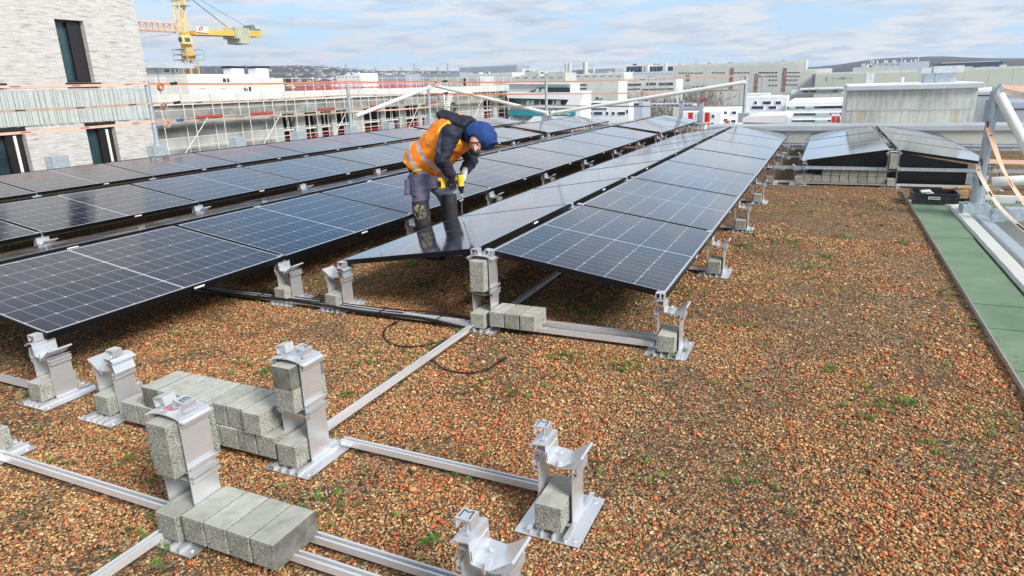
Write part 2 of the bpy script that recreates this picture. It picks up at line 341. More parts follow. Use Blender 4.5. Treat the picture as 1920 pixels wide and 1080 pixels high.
#@@PANELS
# ------------------------------------------------------------------ solar panels
PL, PW, PT = 1.722, 1.134, .035
PITCHY = 1.745
AX, AY, S, DB, ZR, ZL, WG = -1.9076, 3.6585, 1.146, .5334, .5134, .3435, .0456
TILT = math.asin((ZR-ZL)/PW)
def cell_mat():
    m = mat('solar_cells_under_glass', (.01, .014, .03), .09); t = m.node_tree; b = t.nodes['Principled BSDF']
    b.inputs['IOR'].default_value = 1.56; b.inputs['Coat Weight'].default_value = 0
    tc = N(t, 'ShaderNodeTexCoord'); s = N(t, 'ShaderNodeSeparateXYZ'); t.links.new(tc.outputs['Object'], s.inputs[0])
    X, Y = s.outputs[0], s.outputs[1]      # X across the slope 0..PW, Y along the row 0..PL
    mx_, my = .021, .018
    cw = (PW-2*mx_)/6; half = (PL-2*my-.012)/2; ch = half/10
    xl = M(t, 'SUBTRACT', X, mx_); fx = M(t, 'FRACT', M(t, 'DIVIDE', xl, cw)); dx = M(t, 'MULTIPLY', M(t, 'MINIMUM', fx, M(t, 'SUBTRACT', 1.0, fx)), cw)
    # fold the two halves onto one
    yc = M(t, 'ABSOLUTE', M(t, 'SUBTRACT', Y, PL/2)); yl = M(t, 'SUBTRACT', yc, .006)
    fy = M(t, 'FRACT', M(t, 'DIVIDE', yl, ch)); dy = M(t, 'MULTIPLY', M(t, 'MINIMUM', fy, M(t, 'SUBTRACT', 1.0, fy)), ch)
    f2 = M(t, 'FRACT', M(t, 'DIVIDE', yl, ch*2)); dy2 = M(t, 'MULTIPLY', M(t, 'MINIMUM', f2, M(t, 'SUBTRACT', 1.0, f2)), ch*2)
    line_x = M(t, 'LESS_THAN', dx, .0018); line_y = M(t, 'LESS_THAN', dy, .0008)
    diam = M(t, 'LESS_THAN', M(t, 'ADD', dx, dy2), .0105)
    out = M(t, 'MAXIMUM', M(t, 'LESS_THAN', M(t, 'MINIMUM', X, M(t, 'SUBTRACT', PW, X)), mx_), M(t, 'LESS_THAN', M(t, 'MINIMUM', Y, M(t, 'SUBTRACT', PL, Y)), my))
    cen = M(t, 'LESS_THAN', yc, .007)
    k = M(t, 'MAXIMUM', M(t, 'MAXIMUM', line_x, line_y), M(t, 'MAXIMUM', M(t, 'MAXIMUM', diam, out), cen))
    # fine busbar wires along the row
    fb = M(t, 'FRACT', M(t, 'DIVIDE', xl, cw/10)); bus = M(t, 'MULTIPLY', M(t, 'LESS_THAN', M(t, 'ABSOLUTE', M(t, 'SUBTRACT', fb, .5)), .025), .35)
    # each cell slightly different in tone
    wn = N(t, 'ShaderNodeTexWhiteNoise', noise_dimensions='3D'); cbn = N(t, 'ShaderNodeCombineXYZ')
    t.links.new(M(t, 'FLOOR', M(t, 'DIVIDE', xl, cw)), cbn.inputs[0]); t.links.new(M(t, 'FLOOR', M(t, 'DIVIDE', M(t, 'SUBTRACT', Y, PL/2), ch)), cbn.inputs[1])
    oi = N(t, 'ShaderNodeObjectInfo'); t.links.new(oi.outputs['Random'], cbn.inputs[2]); t.links.new(cbn.outputs[0], wn.inputs['Vector'])
    cr = ramp(t, [(0, (.005, .009, .024)), (1, (.010, .016, .040))]); t.links.new(wn.outputs['Value'], cr.inputs[0])
    m0 = N(t, 'ShaderNodeMixRGB'); t.links.new(bus, m0.inputs[0]); t.links.new(cr.outputs[0], m0.inputs[1]); m0.inputs[2].default_value = (.12, .13, .15, 1)
    m1 = N(t, 'ShaderNodeMixRGB'); t.links.new(k, m1.inputs[0]); t.links.new(m0.outputs[0], m1.inputs[1]); m1.inputs[2].default_value = (.40, .42, .46, 1)
    t.links.new(m1.outputs[0], b.inputs['Base Color'])
    dn = N(t, 'ShaderNodeTexNoise', Scale=3.0, Detail=6.0); t.links.new(tc.outputs['Object'], dn.inputs['Vector'])
    rr = ramp(t, [(.3, g3(.06)), (.75, g3(.13))]); t.links.new(dn.outputs[0], rr.inputs[0]); t.links.new(rr.outputs[0], b.inputs['Roughness'])
    b.inputs['Specular IOR Level'].default_value = 0.0
    fr = N(t, 'ShaderNodeFresnel', IOR=1.45); gl = N(t, 'ShaderNodeBsdfGlossy'); gl.inputs['Color'].default_value = (.97, .985, 1, 1)
    t.links.new(rr.outputs[0], gl.inputs['Roughness']); k_ = M(t, 'MULTIPLY', M(t, 'MAXIMUM', M(t, 'SUBTRACT', fr.outputs[0], .035), 0.004), 1.5); k_ = M(t, 'MINIMUM', k_, 1.0)
    ms = N(t, 'ShaderNodeMixShader'); t.links.new(k_, ms.inputs[0]); t.links.new(b.outputs[0], ms.inputs[1]); t.links.new(gl.outputs[0], ms.inputs[2])
    ou = [q for q in t.nodes if q.type == 'OUTPUT_MATERIAL'][0]; t.links.new(ms.outputs[0], ou.inputs['Surface'])
    # faint dust film and dried rain marks towards the lower frame
    return m
CELL = cell_mat()
def panel_proto():
    t = thing('solar_module', 'x', 'solar panel')
    g = MB(); e = .009
    g.box(0, PW, 0, e, -PT, 0); g.box(0, PW, PL-e, PL, -PT, 0); g.box(0, e, e, PL-e, -PT, 0); g.box(PW-e, PW, e, PL-e, -PT, 0)
    g.box(e, .03, e, PL-e, -PT, -PT+.002); g.box(PW-.03, PW-e, e, PL-e, -PT, -PT+.002)
    g.build('frame', FRAME, t)
    g = MB(); g.box(PW+.0004, PW+.0012, .92, 1.0, -.024, -.012); g.build('sticker', WHITE, t)
    g = MB(); g.box(e, PW-e, e, PL-e, -.006, -.0015); g.build('glass', CELL, t)
    g = MB(); g.box(e, PW-e, e, PL-e, -.0075, -.0062); 
    for yy in (.2, .86, 1.5): g.box(PW/2-.04, PW/2+.04, yy-.02, yy+.03, -.025, -.0077)
    g.build('back_sheet', BLACKP, t)
    return t
PROTO = panel_proto(); first_used = [False]
def place_panel(xr, k, side, y0, label, group, zr=ZR, zl=ZL):
    # side +1: slope falling towards +X from the ridge; -1: towards -X
    if first_used[0]: o = dup(PROTO)
    else: o = PROTO; first_used[0] = True
    y = y0+k*PITCHY+.0115; jx = random.uniform(-.003, .003); jz = random.uniform(-.002, .002)
    if side > 0:
        o.location = (xr+WG+jx, y, zr+jz); o.rotation_euler = (0, math.asin((zr-zl)/PW)+random.uniform(-.0015, .0015), 0)
    else:
        o.location = (xr-WG-PW*math.cos(TILT)+jx, y, zl+jz); o.rotation_euler = (0, -math.asin((zr-zl)/PW)+random.uniform(-.0015, .0015), 0)
    o['label'] = label; o['group'] = group
    return o
BX = AX-2*S-DB; CX = BX-2*S-DB-.06; DX = CX-2*S-DB-.16; EX = .86
Y0 = AY; YS = AY+7*PITCHY+.44
ROWS = {'A': (AX, range(0, 7), 'row beside open gravel'), 'B': (BX, range(-1, 7), 'row just left of worker'),
        'C': (CX, range(-1, 7), 'row behind worker'), 'D': (DX, range(-1, 7), 'rearmost row by fence')}
for nm, (xr, ks, desc) in ROWS.items():
    for side in (1, -1):
        ks_ = list(ks)
        for i, k in enumerate(ks_):
            
            face = 'right-hand' if side > 0 else 'left-hand'
            wh = 'nearest' if i == 0 else ('farthest' if k == ks_[-1] else NTH[i]+' from the near end')
            place_panel(xr, k, side, Y0, f'solar panel, {wh}, {face} slope, {desc}', f'solar panels of the {desc}')
for nm, xr, desc in (('B', BX, 'far block nearest the white sheet stack'), ('C', CX, 'far block before the teal office'), ('D', DX, 'far block by the fence corner')):
    for side in (1, -1):
        if nm == 'D' and side < 0: continue
        for k in range(3):
            place_panel(xr, k, side, YS, f'solar panel, {["near end","middle","far end"][k]} of {"right" if side>0 else "left"} slope, {desc}', 'solar panels of the far blocks')
for side in (1, -1):
    for k in range(3):
        place_panel(EX, k+4, side, Y0, f'solar panel, {["front","middle","rear"][k]} one on {"right" if side>0 else "left"} slope of the small tent of panels', 'solar panels of the small tent')

# ------------------------------------------------------------------ supports
def clamp_geo(g, x, y, z, ang=0.0, wd=.034, ln=.045):
    # inverted U clamp of bent aluminium on a bolt
    c, s = math.cos(ang), math.sin(ang)
    def P(a, b, d): return (x+a*c+d*s, y+b, z-a*s+d*c)
    def bx(a0, a1, b0, b1, d0, d1):
        g.add([P(a0,b0,d0),P(a1,b0,d0),P(a1,b1,d0),P(a0,b1,d0),P(a0,b0,d1),P(a1,b0,d1),P(a1,b1,d1),P(a0,b1,d1)], [(0,3,2,1),(4,5,6,7),(0,1,5,4),(1,2,6,5),(2,3,7,6),(3,0,4,7)])
    bx(-wd/2, wd/2, -ln/2, ln/2, .0, .004); bx(-wd/2, -wd/2+.004, -ln/2, ln/2, -.030, 0); bx(wd/2-.004, wd/2, -ln/2, ln/2, -.030, 0)
def base_plate(t):
    g = MB(); g.box(-.12, .12, -.15, .15, .004, .0075)
    for x in (-.062, -.022, .022, .066): g.box(x-.002, x+.002, -.148, .148, .0078, .024); 
    g.box(-.074, -.058, -.148, .148, .0243, .0265); g.box(.062, .078, -.148, .148, .0243, .0265)
    g.build('base_plate', ALU, t)
    g = MB()
    for x, y in ((-.095, -.12), (.095, -.12), (.095, .12), (-.095, .12)): g.tube((x, y, .007), (x, y, .012), .006, 8)
    g.build('bolt', ALUD, t)
def upright(t, x, z1, ribs, yw=.055):
    g = MB(); s = 1 if x > 0 else -1
    g.box(x-.0022, x+.0022, -yw, yw, .0255, z1)
    for z in ribs:
        a, b = sorted((x+s*.0025, x+s*.018)); g.box(a, b, -yw, yw, z, z+.005)
        a, b = sorted((x+s*.0145, x+s*.0185)); g.box(a, b, -yw, yw, z+.0053, z+.014)
    a, b = sorted((x+s*.0025, x+s*.012)); g.box(a, b, -yw, yw, .026, .031)
    g.build('upright', ALU, t)
def low_support(name, mir=1, clampz=.345, mark=None):
    """mir=+1: the taller head is on the -X (ridge) side"""
    t = thing(name, 'x', 'panel support')
    base_plate(t)
    for x in (-.063, .063): upright(t, x, .236, (.205, .222))
    m = mir
    prof = [(-.098, .292), (-.092, .300), (-.082, .300), (-.080, .308), (-.034, .312), (-.031, .250), (-.026, .246), (.026, .241), (.094, .290), (.100, .285)]
    prof2 = [(-.088, .236), (-.074, .285), (-.030, .284), (-.026, .238), (.030, .232), (.080, .246)]
    if m < 0: prof = [(-x, z) for x, z in prof][::-1]; prof2 = [(-x, z) for x, z in prof2][::-1]
    g = MB(); g.sheet(prof, .0035, -.06, .06); g.build('saddle', ALU, t)
    g = MB(); g.sheet(prof2, .003, -.054, .054); g.tube((m*.01, -.058, .262), (m*.01, -.058, .225), .004, 6); g.tube((m*.01, 0, .262), (m*.01, 0, .270), .008, 8); g.build('cross_bracket', ALU, t)
    g = MB(); g.tube((-m*.058, -.02, .300), (-m*.058, -.02, clampz-.002), .005, 8); g.box(-m*.058-.012, -m*.058+.012, -.032, -.008, .313, .317); clamp_geo(g, -m*.058, -.018, clampz, 0, .05, .05)
    cl = g.build('clamp', ALU, t)
    g = MB(); g.sheet([(-.058, .0255), (-.03, .021), (.03, .021), (.058, .0255)], .003, -.075, -.06); g.build('tray', ALUD, t)
    return t
def ridge_support(name, top=.478, clampz=.515, lift=0.0):
    t = thing(name, 'x', 'panel support')
    base_plate(t)
    for x in (-.064, .064): upright(t, x, top, (.225, .245, .275, top-.03, top-.015), .057)
    pr = [(-.085, top-.012)]+[(.08*math.sin(R(a)), top-.012+.022*math.cos(R(a))) for a in range(-80, 81, 16)]+[(.085, top-.012)]
    g = MB(); g.sheet(pr, .0035, -.062, .062); g.box(-.095, -.078, -.062, .062, top-.014, top-.008); g.box(.078, .095, -.062, .062, top-.014, top-.008); g.build('cap', ALU, t)
    g = MB(); g.sheet([(-.061, .266), (-.03, .2565), (.03, .2565), (.061, .266)], .003, -.057, .057); g.box(-.0615, .0615, -.05, .05, .225, .228); g.build('tray', ALUD, t)
    for s in (-1, 1):
        g = MB(); zc = clampz+lift
        g.tube((s*.05, -.01, top-.002), (s*.05, -.01, zc), .005, 8); g.box(s*.05-.013, s*.05+.013, -.025, .005, top+.008, top+.012)
        clamp_geo(g, s*.05, -.01, zc, s*.12 if not lift else s*.22, .052, .05); g.build('clamp', ALU, t)
    return t
LOWL = low_support('low_panel_support', 1); LOWR = low_support('low_panel_support', -1); RIDGE = ridge_support('ridge_panel_support')
LOWL_F = low_support('low_panel_support', 1, .366); RIDGE_F = ridge_support('ridge_panel_support', .468, .495, .018)
used = set()
def put(proto, x, y, label, group, rz=0.0, zs=0.0):
    if id(proto) in used: o = dup(proto)
    else: o = proto; used.add(id(proto))
    o.location = (x, y, zs); o.rotation_euler = (0, 0, rz); o['label'] = label; o['group'] = group; return o
def block_mesh(w_=.098, l_=.196, h_=.098, wet=0):
    g = MB(); g.box(-w_/2, w_/2, -l_/2, l_/2, 0, h_)
    me = g.mesh('concrete_block', [BSIDE, SLAB, WETC], bevel=.003, seg=2)
    for p in me.polygons:
        if p.normal.z > .7: p.material_index = 1
        if wet == 1 and p.normal.x > .5: p.material_index = 2
        if wet == 2 and p.center.z > h_*.15 and (p.normal.x > .5 or p.normal.y < -.5): p.material_index = 2
    return me
for nm_ in ('concrete_top', 'concrete_open_pored'):
    t = MATS[nm_].node_tree; b = t.nodes['Principled BSDF']; l = b.inputs['Base Color'].links[0].from_socket
    oi = N(t, 'ShaderNodeObjectInfo'); rr = ramp(t, [(0, (.80, .80, .76)), (.5, (.97, .97, .94)), (1, (1.10, 1.09, 1.06))]); t.links.new(oi.outputs['Random'], rr.inputs[0])
    tc = N(t, 'ShaderNodeTexCoord'); st = N(t, 'ShaderNodeTexNoise', Scale=14.0, Detail=9.0); ad = N(t, 'ShaderNodeVectorMath', operation='ADD'); t.links.new(tc.outputs['Object'], ad.inputs[0]); cbx = N(t, 'ShaderNodeCombineXYZ'); t.links.new(M(t, 'MULTIPLY', oi.outputs['Random'], 9.0), cbx.inputs[0]); t.links.new(cbx.outputs[0], ad.inputs[1]); t.links.new(ad.outputs[0], st.inputs['Vector'])
    sr = ramp(t, [(.34, g3(.82)), (.5, g3(1)), (.72, g3(1.08))]); t.links.new(st.outputs[0], sr.inputs[0])
    m1 = N(t, 'ShaderNodeMixRGB', blend_type='MULTIPLY'); m1.inputs[0].default_value = 1; t.links.new(l, m1.inputs[1]); t.links.new(rr.outputs[0], m1.inputs[2])
    m2 = N(t, 'ShaderNodeMixRGB', blend_type='MULTIPLY'); m2.inputs[0].default_value = 1; t.links.new(m1.outputs[0], m2.inputs[1]); t.links.new(sr.outputs[0], m2.inputs[2]); t.links.new(m2.outputs[0], b.inputs['Base Color'])
BM = block_mesh(); BMW = block_mesh(wet=1); BMW2 = block_mesh(wet=2); BME = block_mesh(.109, .196, .096)
def blk(x, y, z, label, group, me=None, rz=0.0):
    o = bpy.data.objects.new('concrete_block', me or BM); C.objects.link(o); o.location = (x, y, z+.001); o.rotation_euler = (random.uniform(-.003, .003), random.uniform(-.004, .004), rz+random.uniform(-.012, .012))
    return tag(o, label, 'concrete block', group)

MARKM = mat('black_marker_ink', (.01, .01, .012), .6)
def mark(sup, x, y, z, strokes, sz=.02):
    g = MB()
    for a, b in strokes:
        g.obox((x+a[0]*sz, y+a[1]*sz, z), (x+b[0]*sz, y+b[1]*sz, z), .0028, .0006)
    g.build('marker_letter', MARKM, sup)
MST = [((-.8, -.8), (-.8, .9)), ((-.8, .9), (0, .5)), ((0, .5), (.7, .9)), ((.7, .9), (.8, -.8))]
EST = [((-.7, .8), (.7, .8)), ((-.7, 0), (.6, 0)), ((-.7, -.8), (.8, -.8)), ((-.7, .8), (-.7, -.8))]
GS = 'bare supports waiting for panels'
yk = lambda k: AY+k*PITCHY
# foreground, uninstalled
s = put(LOWL_F, -.745, 1.945, 'bare aluminium support with one block standing alone right of the others', GS); mark(s, -.058, -.018, .3708, MST)
blk(-.745, 1.915, .026, 'concrete block inside the bare support standing alone at right', 'ballast blocks in the bare supports')
s2 = dup(LOWL_F, (-.745, 1.39, 0), 'bare aluminium support cut off by the bottom edge of the photo'); s2['group'] = GS
blk(-.745, 1.36, .026, 'concrete block in the bare support cut off by the bottom edge', 'ballast blocks in the bare supports')
s = put(RIDGE_F, -1.885, 1.925, 'tall bare support joined to the long ground rails, right end of the two-layer block wall', GS); mark(s, .054, -.01, .5196, MST, .017)
for z, l, me in ((.026, 'lowest', BM), (.258, 'middle', BM), (.357, 'top, half wet', BMW2)):
    blk(-1.885, 1.895 if z < .1 else 1.925, z, f'concrete block, {l} of three inside the tall support at the block wall', 'ballast blocks in the bare supports', me)
s3 = dup(RIDGE_F, (-1.935, 1.40, 0), 'nearest tall bare support, red scrawl on its cap, left end of four flat blocks'); s3['group'] = GS
for z, l in ((.030, 'lowest'), (.258, 'middle'), (.357, 'top')):
    blk(-1.935, 1.37 if z < .1 else 1.40, z, f'concrete block, {l} of the three inside the nearest tall bare support', 'ballast blocks in the bare supports')
for c_ in list(s3.children):
    if c_.name.startswith('marker'): bpy.data.objects.remove(c_)
mark(s3, .054, -.01, .5196, EST, .017)
RS = mat('red_marker_ink', (.55, .05, .05), .7); g = MB()
for i in range(4): g.obox((-.03+i*.011, -.035, .4795), (-.022+i*.011, -.018+.006*(i % 2), .4795), .002, .001)
g.build('marker_scrawl', RS, s3)
s4 = dup(LOWR, (-3.07, 1.92, 0), 'bare low support at the left end of the two-layer block wall'); s4['group'] = GS
for c_ in s4.children: pass
blk(-3.07, 1.92, .026, 'concrete block inside the bare support left of the block wall', 'ballast blocks in the bare supports')
s5 = dup(LOWR, (-3.215, 1.37, 0), 'bare low support at the left edge of the photo, only its foot showing'); s5['group'] = GS
blk(-3.215, 1.37, .026, 'concrete block in the bare support at the left edge of the photo', 'ballast blocks in the bare supports')
# block rows on the rails
for i in range(4):
    blk(-1.935+.118+i*.1035, 1.38, .040, f'flat concrete block, {["first beside the nearest tall support","second from the nearest tall support","third from the nearest tall support","outermost of the four, one wet side"][i]}', 'four flat blocks at the nearest tall support', BMW if i == 3 else BM, -.01)
for i in range(9):
    blk(-1.885-.115-i*.1045, 1.90, .040, f'lower layer block of the two-layer wall, {NTH[i]} from the tall support', 'two-layer block wall')
for i in range(7):
    blk(-1.885-.165-i*.1045, 1.905 if i else 1.89, .141, f'upper layer block of the two-layer wall, {NTH[i]} from the tall support', 'two-layer block wall', BMW2 if i == 6 else BM)
# installed supports: A row
G1 = 'supports under the panel rows'
for k in range(8):
    put(LOWL, AX+S+.045, yk(k), f'low aluminium support under gravel-side panel edge, {NTH[k]} from near end', 'supports along the open gravel')
    blk(AX+S+.045, yk(k)-.02, .026, f'concrete block in the {NTH[k]} support along the gravel-side edge', 'blocks in the supports along the open gravel')
for k in range(3):
    put(RIDGE, AX, yk(k), f'tall support under the ridge of the gravel-side row, {NTH[k]} from near end', G1)
    for z, l in ((.026, 'lowest'), (.262, 'middle'), (.361, 'top')):
        blk(AX, yk(k)-(.03 if z < .1 else .01), z, f'concrete block, {l} in the {NTH[k]} ridge support beside the gravel', 'blocks in the ridge supports')
for k in range(3):
    put(LOWR, AX-S-.03, yk(k), f'low support under the worker-side panel edge, {NTH[k]} from the near end', G1)
    blk(AX-S-.03, yk(k)-.02, .026, f'concrete block in the {NTH[k]} support under the worker-side panel edge', 'blocks in low supports')
for k in range(-1, 8):
    put(LOWL, BX+S+.035, yk(k), f'low support, right edge of row left of worker, {NTH[k+1]} from near end', 'supports along the row left of the worker')
    blk(BX+S+.035, yk(k)-.02, .026, f'concrete block in the {NTH[k+1]} low support of the row left of the worker', 'blocks in the supports along the row left of the worker')
for k in range(0, 8):
    put(LOWL, CX+S+.035, yk(k), f'low support, right edge of row behind the worker, {NTH[k]} from near end', 'supports along the row behind the worker')
for k in range(1, 8):
    put(LOWL, DX+S+.035, yk(k), f'low support, right edge of the rearmost row, {NTH[k-1]} from near end', 'supports along the rearmost row')
for xr, ds in ((BX, 'ending nearest the white cover stack'), (CX, 'in front of the teal office')):
    for k in range(4):
        put(LOWL, xr+S+.035, YS+k*PITCHY, f'low support, {NTH[k]} along right edge of the far block {ds}', 'supports of the far blocks')
# small tent E
for k in range(4, 8):
    n_ = NTH[k-4]
    put(LOWR, EX-S-.03, yk(k), f'low support, left edge of the small panel tent, {n_} from front', 'supports of the small tent')
    blk(EX-S-.03, yk(k)-.02, .026, f'concrete block in left edge support of the small tent, {n_} from front', 'blocks in the small tent supports')
    put(RIDGE, EX, yk(k), f'tall ridge support of the small tent of panels, {n_} from the front', 'supports of the small tent')
    if k == 4:
        for z, l in ((.026, 'lowest'), (.262, 'middle'), (.361, 'top')): blk(EX, yk(k)-.02, z, f'concrete block, {l} in the front ridge support of the small tent', 'blocks in the small tent supports')
put(LOWL, EX+S+.03, yk(4), 'low support at the right front corner of the small tent of panels', 'supports of the small tent')
for i in range(10):
    blk(EX-.125-i*.1155, yk(4)+.03, .044, f'bottom row block under the small tent, {NTH[i]} from its ridge support', 'blocks stacked under the small tent', BME)
for i in range(7):
    blk(EX-.125-i*.1155, yk(4)+.03, .145, f'top row block under the small tent, {NTH[i]} from its ridge support', 'blocks stacked under the small tent', BME)
for i in range(3):
    blk(AX+.125+i*.106, yk(0)-.01, .042, f'flat concrete block, {["beside the upright","middle of three","outermost of three"][i]}, at the near end ridge support', 'three flat blocks at the near ridge support')

# ------------------------------------------------------------------ rails, trays, cables
RAILM = varied('bright_rail_aluminium', (.87, .88, .89), (.76, .77, .78), 10, .40, .5, stretch=(.2, 1, 1))
def rail(p0, p1, label, z=.026, wd=.031, ht=.024, m=None):
    a = Vector((p0[0], p0[1], 0)); b = Vector((p1[0], p1[1], 0)); L = (b-a).length
    g = MB(); w2 = wd/2
    g.box(0, L, -w2, w2, 0, .003); g.box(0, L, -w2, -w2+.003, .003, ht); g.box(0, L, w2-.003, w2, .003, ht)
    g.box(0, L, -w2, -w2+.008, ht+.0002, ht+.003); g.box(0, L, w2-.008, w2, ht+.0002, ht+.003); g.box(0, L, -w2+.006, -w2+.008, ht-.006, ht); g.box(0, L, w2-.008, w2-.006, ht-.006, ht)
    o = g.build('mounting_rail', m or RAILM, loc=(a.x, a.y, z+.012)); o.rotation_euler = (0, 0, math.atan2(b.y-a.y, b.x-a.x))
    return tag(o, label, 'mounting rail', 'aluminium rails on the gravel')
rail((-1.80, 2.045), (-.84, 2.045), 'aluminium rail from the block wall support to the lone bare support', .008)
rail((-1.952, 2.10), (-1.952, 3.60), 'long aluminium rail running from the block wall support to the ridge support', .006)
rail((-3.9, 1.38), (-2.03, 1.40), 'aluminium rail running in from the left edge to the nearest tall support', .008)
rail((-1.80, 1.475), (-.84, 1.475), 'aluminium rail passing under the four flat blocks, farther of the pair', .008)
rail((-1.80, 1.375), (-.84, 1.375), 'aluminium rail passing under the four flat blocks, nearer of the pair', .008)
rail((-1.985, .3), (-1.985, 1.28), 'aluminium rail running down from the nearest tall support to the bottom edge', .006)
rail((-3.0, 1.93), (-1.99, 1.93), 'aluminium rail under the two-layer block wall', .008)
rail((-4.6, 1.9), (-3.62, 1.9), 'aluminium rail entering from the left edge at the near corner support', .008)
rail((-1.82, yk(0)+.085), (-.80, yk(0)+.085), 'farther rail of the pair between ridge support and gravel-side corner support', .010, .044)
rail((-1.82, yk(0)-.03), (-.80, yk(0)-.03), 'nearer rail of the pair between ridge support and gravel-side corner support', .010, .036)
rail((-4.7, yk(0)-.09), (-1.98, yk(0)-.09), 'rail with black cables along it under the two near panel ends', .012, .05)
rail((AX+.02, yk(0)+.16), (AX+.02, yk(1)-.16), 'rail running back into the shade under the ridge of the near row', .006)
for k in range(1, 8):
    rail((AX+.1, yk(k)), (AX+S-.02, yk(k)), f'rail lying under the gravel-side slope, {NTH[k-1]} behind the near end', .008)
for k in range(4, 8):
    rail((AX+S+.12, yk(k)+.03), (EX-S-.10, yk(k)+.03), f'rail bridging the gap to the small tent of panels, {NTH[k-4]} from the front', .010, .05)
rail((EX-S+.04, yk(4)-.03), (EX-.06, yk(4)-.03), 'rail under the stacked blocks at the front of the small tent', .012, .05)
rail((EX+.08, yk(4)-.03), (EX+S-.04, yk(4)-.03), 'rail at the front of the small tent, right of its ridge support', .012, .05)
# perforated cable tray
def cable_tray(x0, x1, y, z, label):
    t = thing('cable_tray', label, 'cable tray', (x0, y, z), 'perforated cable trays')
    L = x1-x0; g = MB(); g.box(0, L, 0, .10, 0, .002); g.box(0, L, .1, .102, 0, .035)
    n = int(L/.06)
    g.box(0, L, -.002, 0, 0, .010); g.box(0, L, -.002, 0, .026, .036)
    for i in range(n+1):
        a = i*.06; g.box(a, min(a+.022, L), -.002, 0, .010, .026)
    g.build('perforated_side', GALVD, t)
cable_tray(AX+S+.08, EX-.08, yk(4)-.10, .235, 'perforated galvanised cable tray crossing in front of the small tent, left length')
cable_tray(EX+.08, EX+S+.9, yk(4)-.10, .235, 'perforated galvanised cable tray crossing in front of the small tent, right length')
# black deflector sheets under the small tent
g = MB(); g.prism([(EX-S+.08, .03), (EX-.075, .03), (EX-.075, ZR-.06), (EX-S+.08, ZL-.05)], 'y', yk(4)+.20, yk(4)+.204)
tag(g.build('wind_deflector', FILM), 'black upright deflector sheet behind the stacked blocks under the small tent', 'deflector sheet', 'black deflector sheets')
g = MB(); g.prism([(EX+.075, .03), (EX+S-.25, .03), (EX+S-.25, ZL-.03), (EX+.075, ZR-.06)], 'y', yk(4)+.12, yk(4)+.124)
tag(g.build('wind_deflector', FILM), 'black upright deflector sheet under the right slope of the small tent', 'deflector sheet', 'black deflector sheets')

def bez(pts, n=10):
    P = [Vector(p) for p in pts]; P = [P[0]*2-P[1]]+P+[P[-1]*2-P[-2]]; out = []
    for i in range(1, len(P)-2):
        for j in range(n):
            t = j/n; a, b, c, d = P[i-1:i+3]
            out.append(.5*((2*b)+(c-a)*t+(2*a-5*b+4*c-d)*t*t+(3*b-a-3*c+d)*t**3))
    out.append(P[-2]); return out
def cable(pts, label, r=.0048, plug=True):
    t = thing('solar_cable', label, 'cable', (0, 0, 0), 'loose black cables'); pp = bez(pts)
    g = MB(); g.path(pp, r, 7); g.build('wire', CABLE, t, smooth=True)
    if plug:
        d = (pp[-1]-pp[-2]).normalized(); g = MB(); g.tube(pp[-1], pp[-1]+d*.045, .008, 10); g.tube(pp[-1]+d*.045, pp[-1]+d*.06, .005, 8); g.build('plug', CABLE, t)
gg = lambda u, v, z=.014: tuple(gz(u, v, z))
cable([gg(400, 538, .05), gg(520, 552, .045), gg(600, 563, .05), gg(720, 578, .05), gg(840, 588, .05), gg(880, 600, .04), gg(885, 616, .03), gg(860, 628), gg(815, 650), gg(808, 668), gg(830, 690), gg(870, 699), gg(910, 694), gg(938, 677)], 'black cable looping on the gravel right of the long rail, plug on its end')
cable([gg(405, 543, .045), gg(520, 557, .045), gg(620, 569, .045), gg(730, 584, .045), gg(850, 592, .045), gg(885, 604, .04), gg(882, 618, .03), gg(845, 634), gg(790, 648), gg(745, 648), gg(720, 632), gg(724, 615), gg(736, 608)], 'black cable looping on the gravel left of the long rail, plug on its end')
g = MB(); 
cable([(-5.6, yk(0)-.16, .03), (-4.6, yk(0)-.128, .045), (-4.0, yk(0)-.135, .04), (-3.4, yk(0)-.125, .05), (-2.8, yk(0)-.135, .04), (-2.35, yk(0)-.125, .045), (-2.02, yk(0)-.15, .03)], 'thick bundle of black cables tied along the rail under the two near panel ends', .011, False)
g = MB()
for x in (-4.3, -3.75, -3.2, -2.65, -2.2): g.path([(x, yk(0)-.15, .012), (x, yk(0)-.15, .058), (x, yk(0)-.055, .058), (x, yk(0)-.055, .012)], .004, 6)
tag(g.build('cable_tie', CABLE), 'row of black ties holding the cable bundle to the rail', 'cable ties')
cable([(AX-.09, yk(0)-.02, .40), (AX-.13, yk(0)-.05, .33), (AX-.12, yk(0)-.06, .25), (AX-.02, yk(0)-.07, .225), (AX+.08, yk(0)-.06, .235)], 'thin black cable hanging round the near ridge support', .003, False)
for i in range(3):
    x = EX-.38+i*.1
    cable([(x, yk(4)+.10, .43), (x+.02, yk(4)+.07, .33), (x+.07, yk(4)+.06, .38), (x+.1, yk(4)+.07, .31), (x+.16, yk(4)+.1, .42)], f'tangled black cable hanging under the small tent, {["leftmost","middle","rightmost"][i]} tangle', .004, False)

#@@RIGHT
# ------------------------------------------------------------------ right edge: walkway felt, kerb, crate, frame, post
g = MB()
ys = [2.4, 3.95, 4.62, 5.12, 7.25, 9.12]; tabs = []
for i in range(len(ys)-1):
    a, b = ys[i]+.006, ys[i+1]-.006
    tag(MB().box(.990, 1.325+.01*math.sin(i*2), a, b, .004+.0015*i, .013+.0015*i).build('felt_strip', GREEN), f'green mineral felt strip on the roof edge, {["nearest","second nearest","short middle","long second farthest","farthest, beside the black crate"][i]}', 'roofing felt', 'green felt strips')
g = MB(); g.box(.968, .972, 2.2, 10.2, .0, .038); g.box(.972, .985, 2.2, 10.2, .0, .004); tag(g.build('gravel_stop', ALU), 'thin pale metal edging strip between gravel and green felt', 'edging strip')
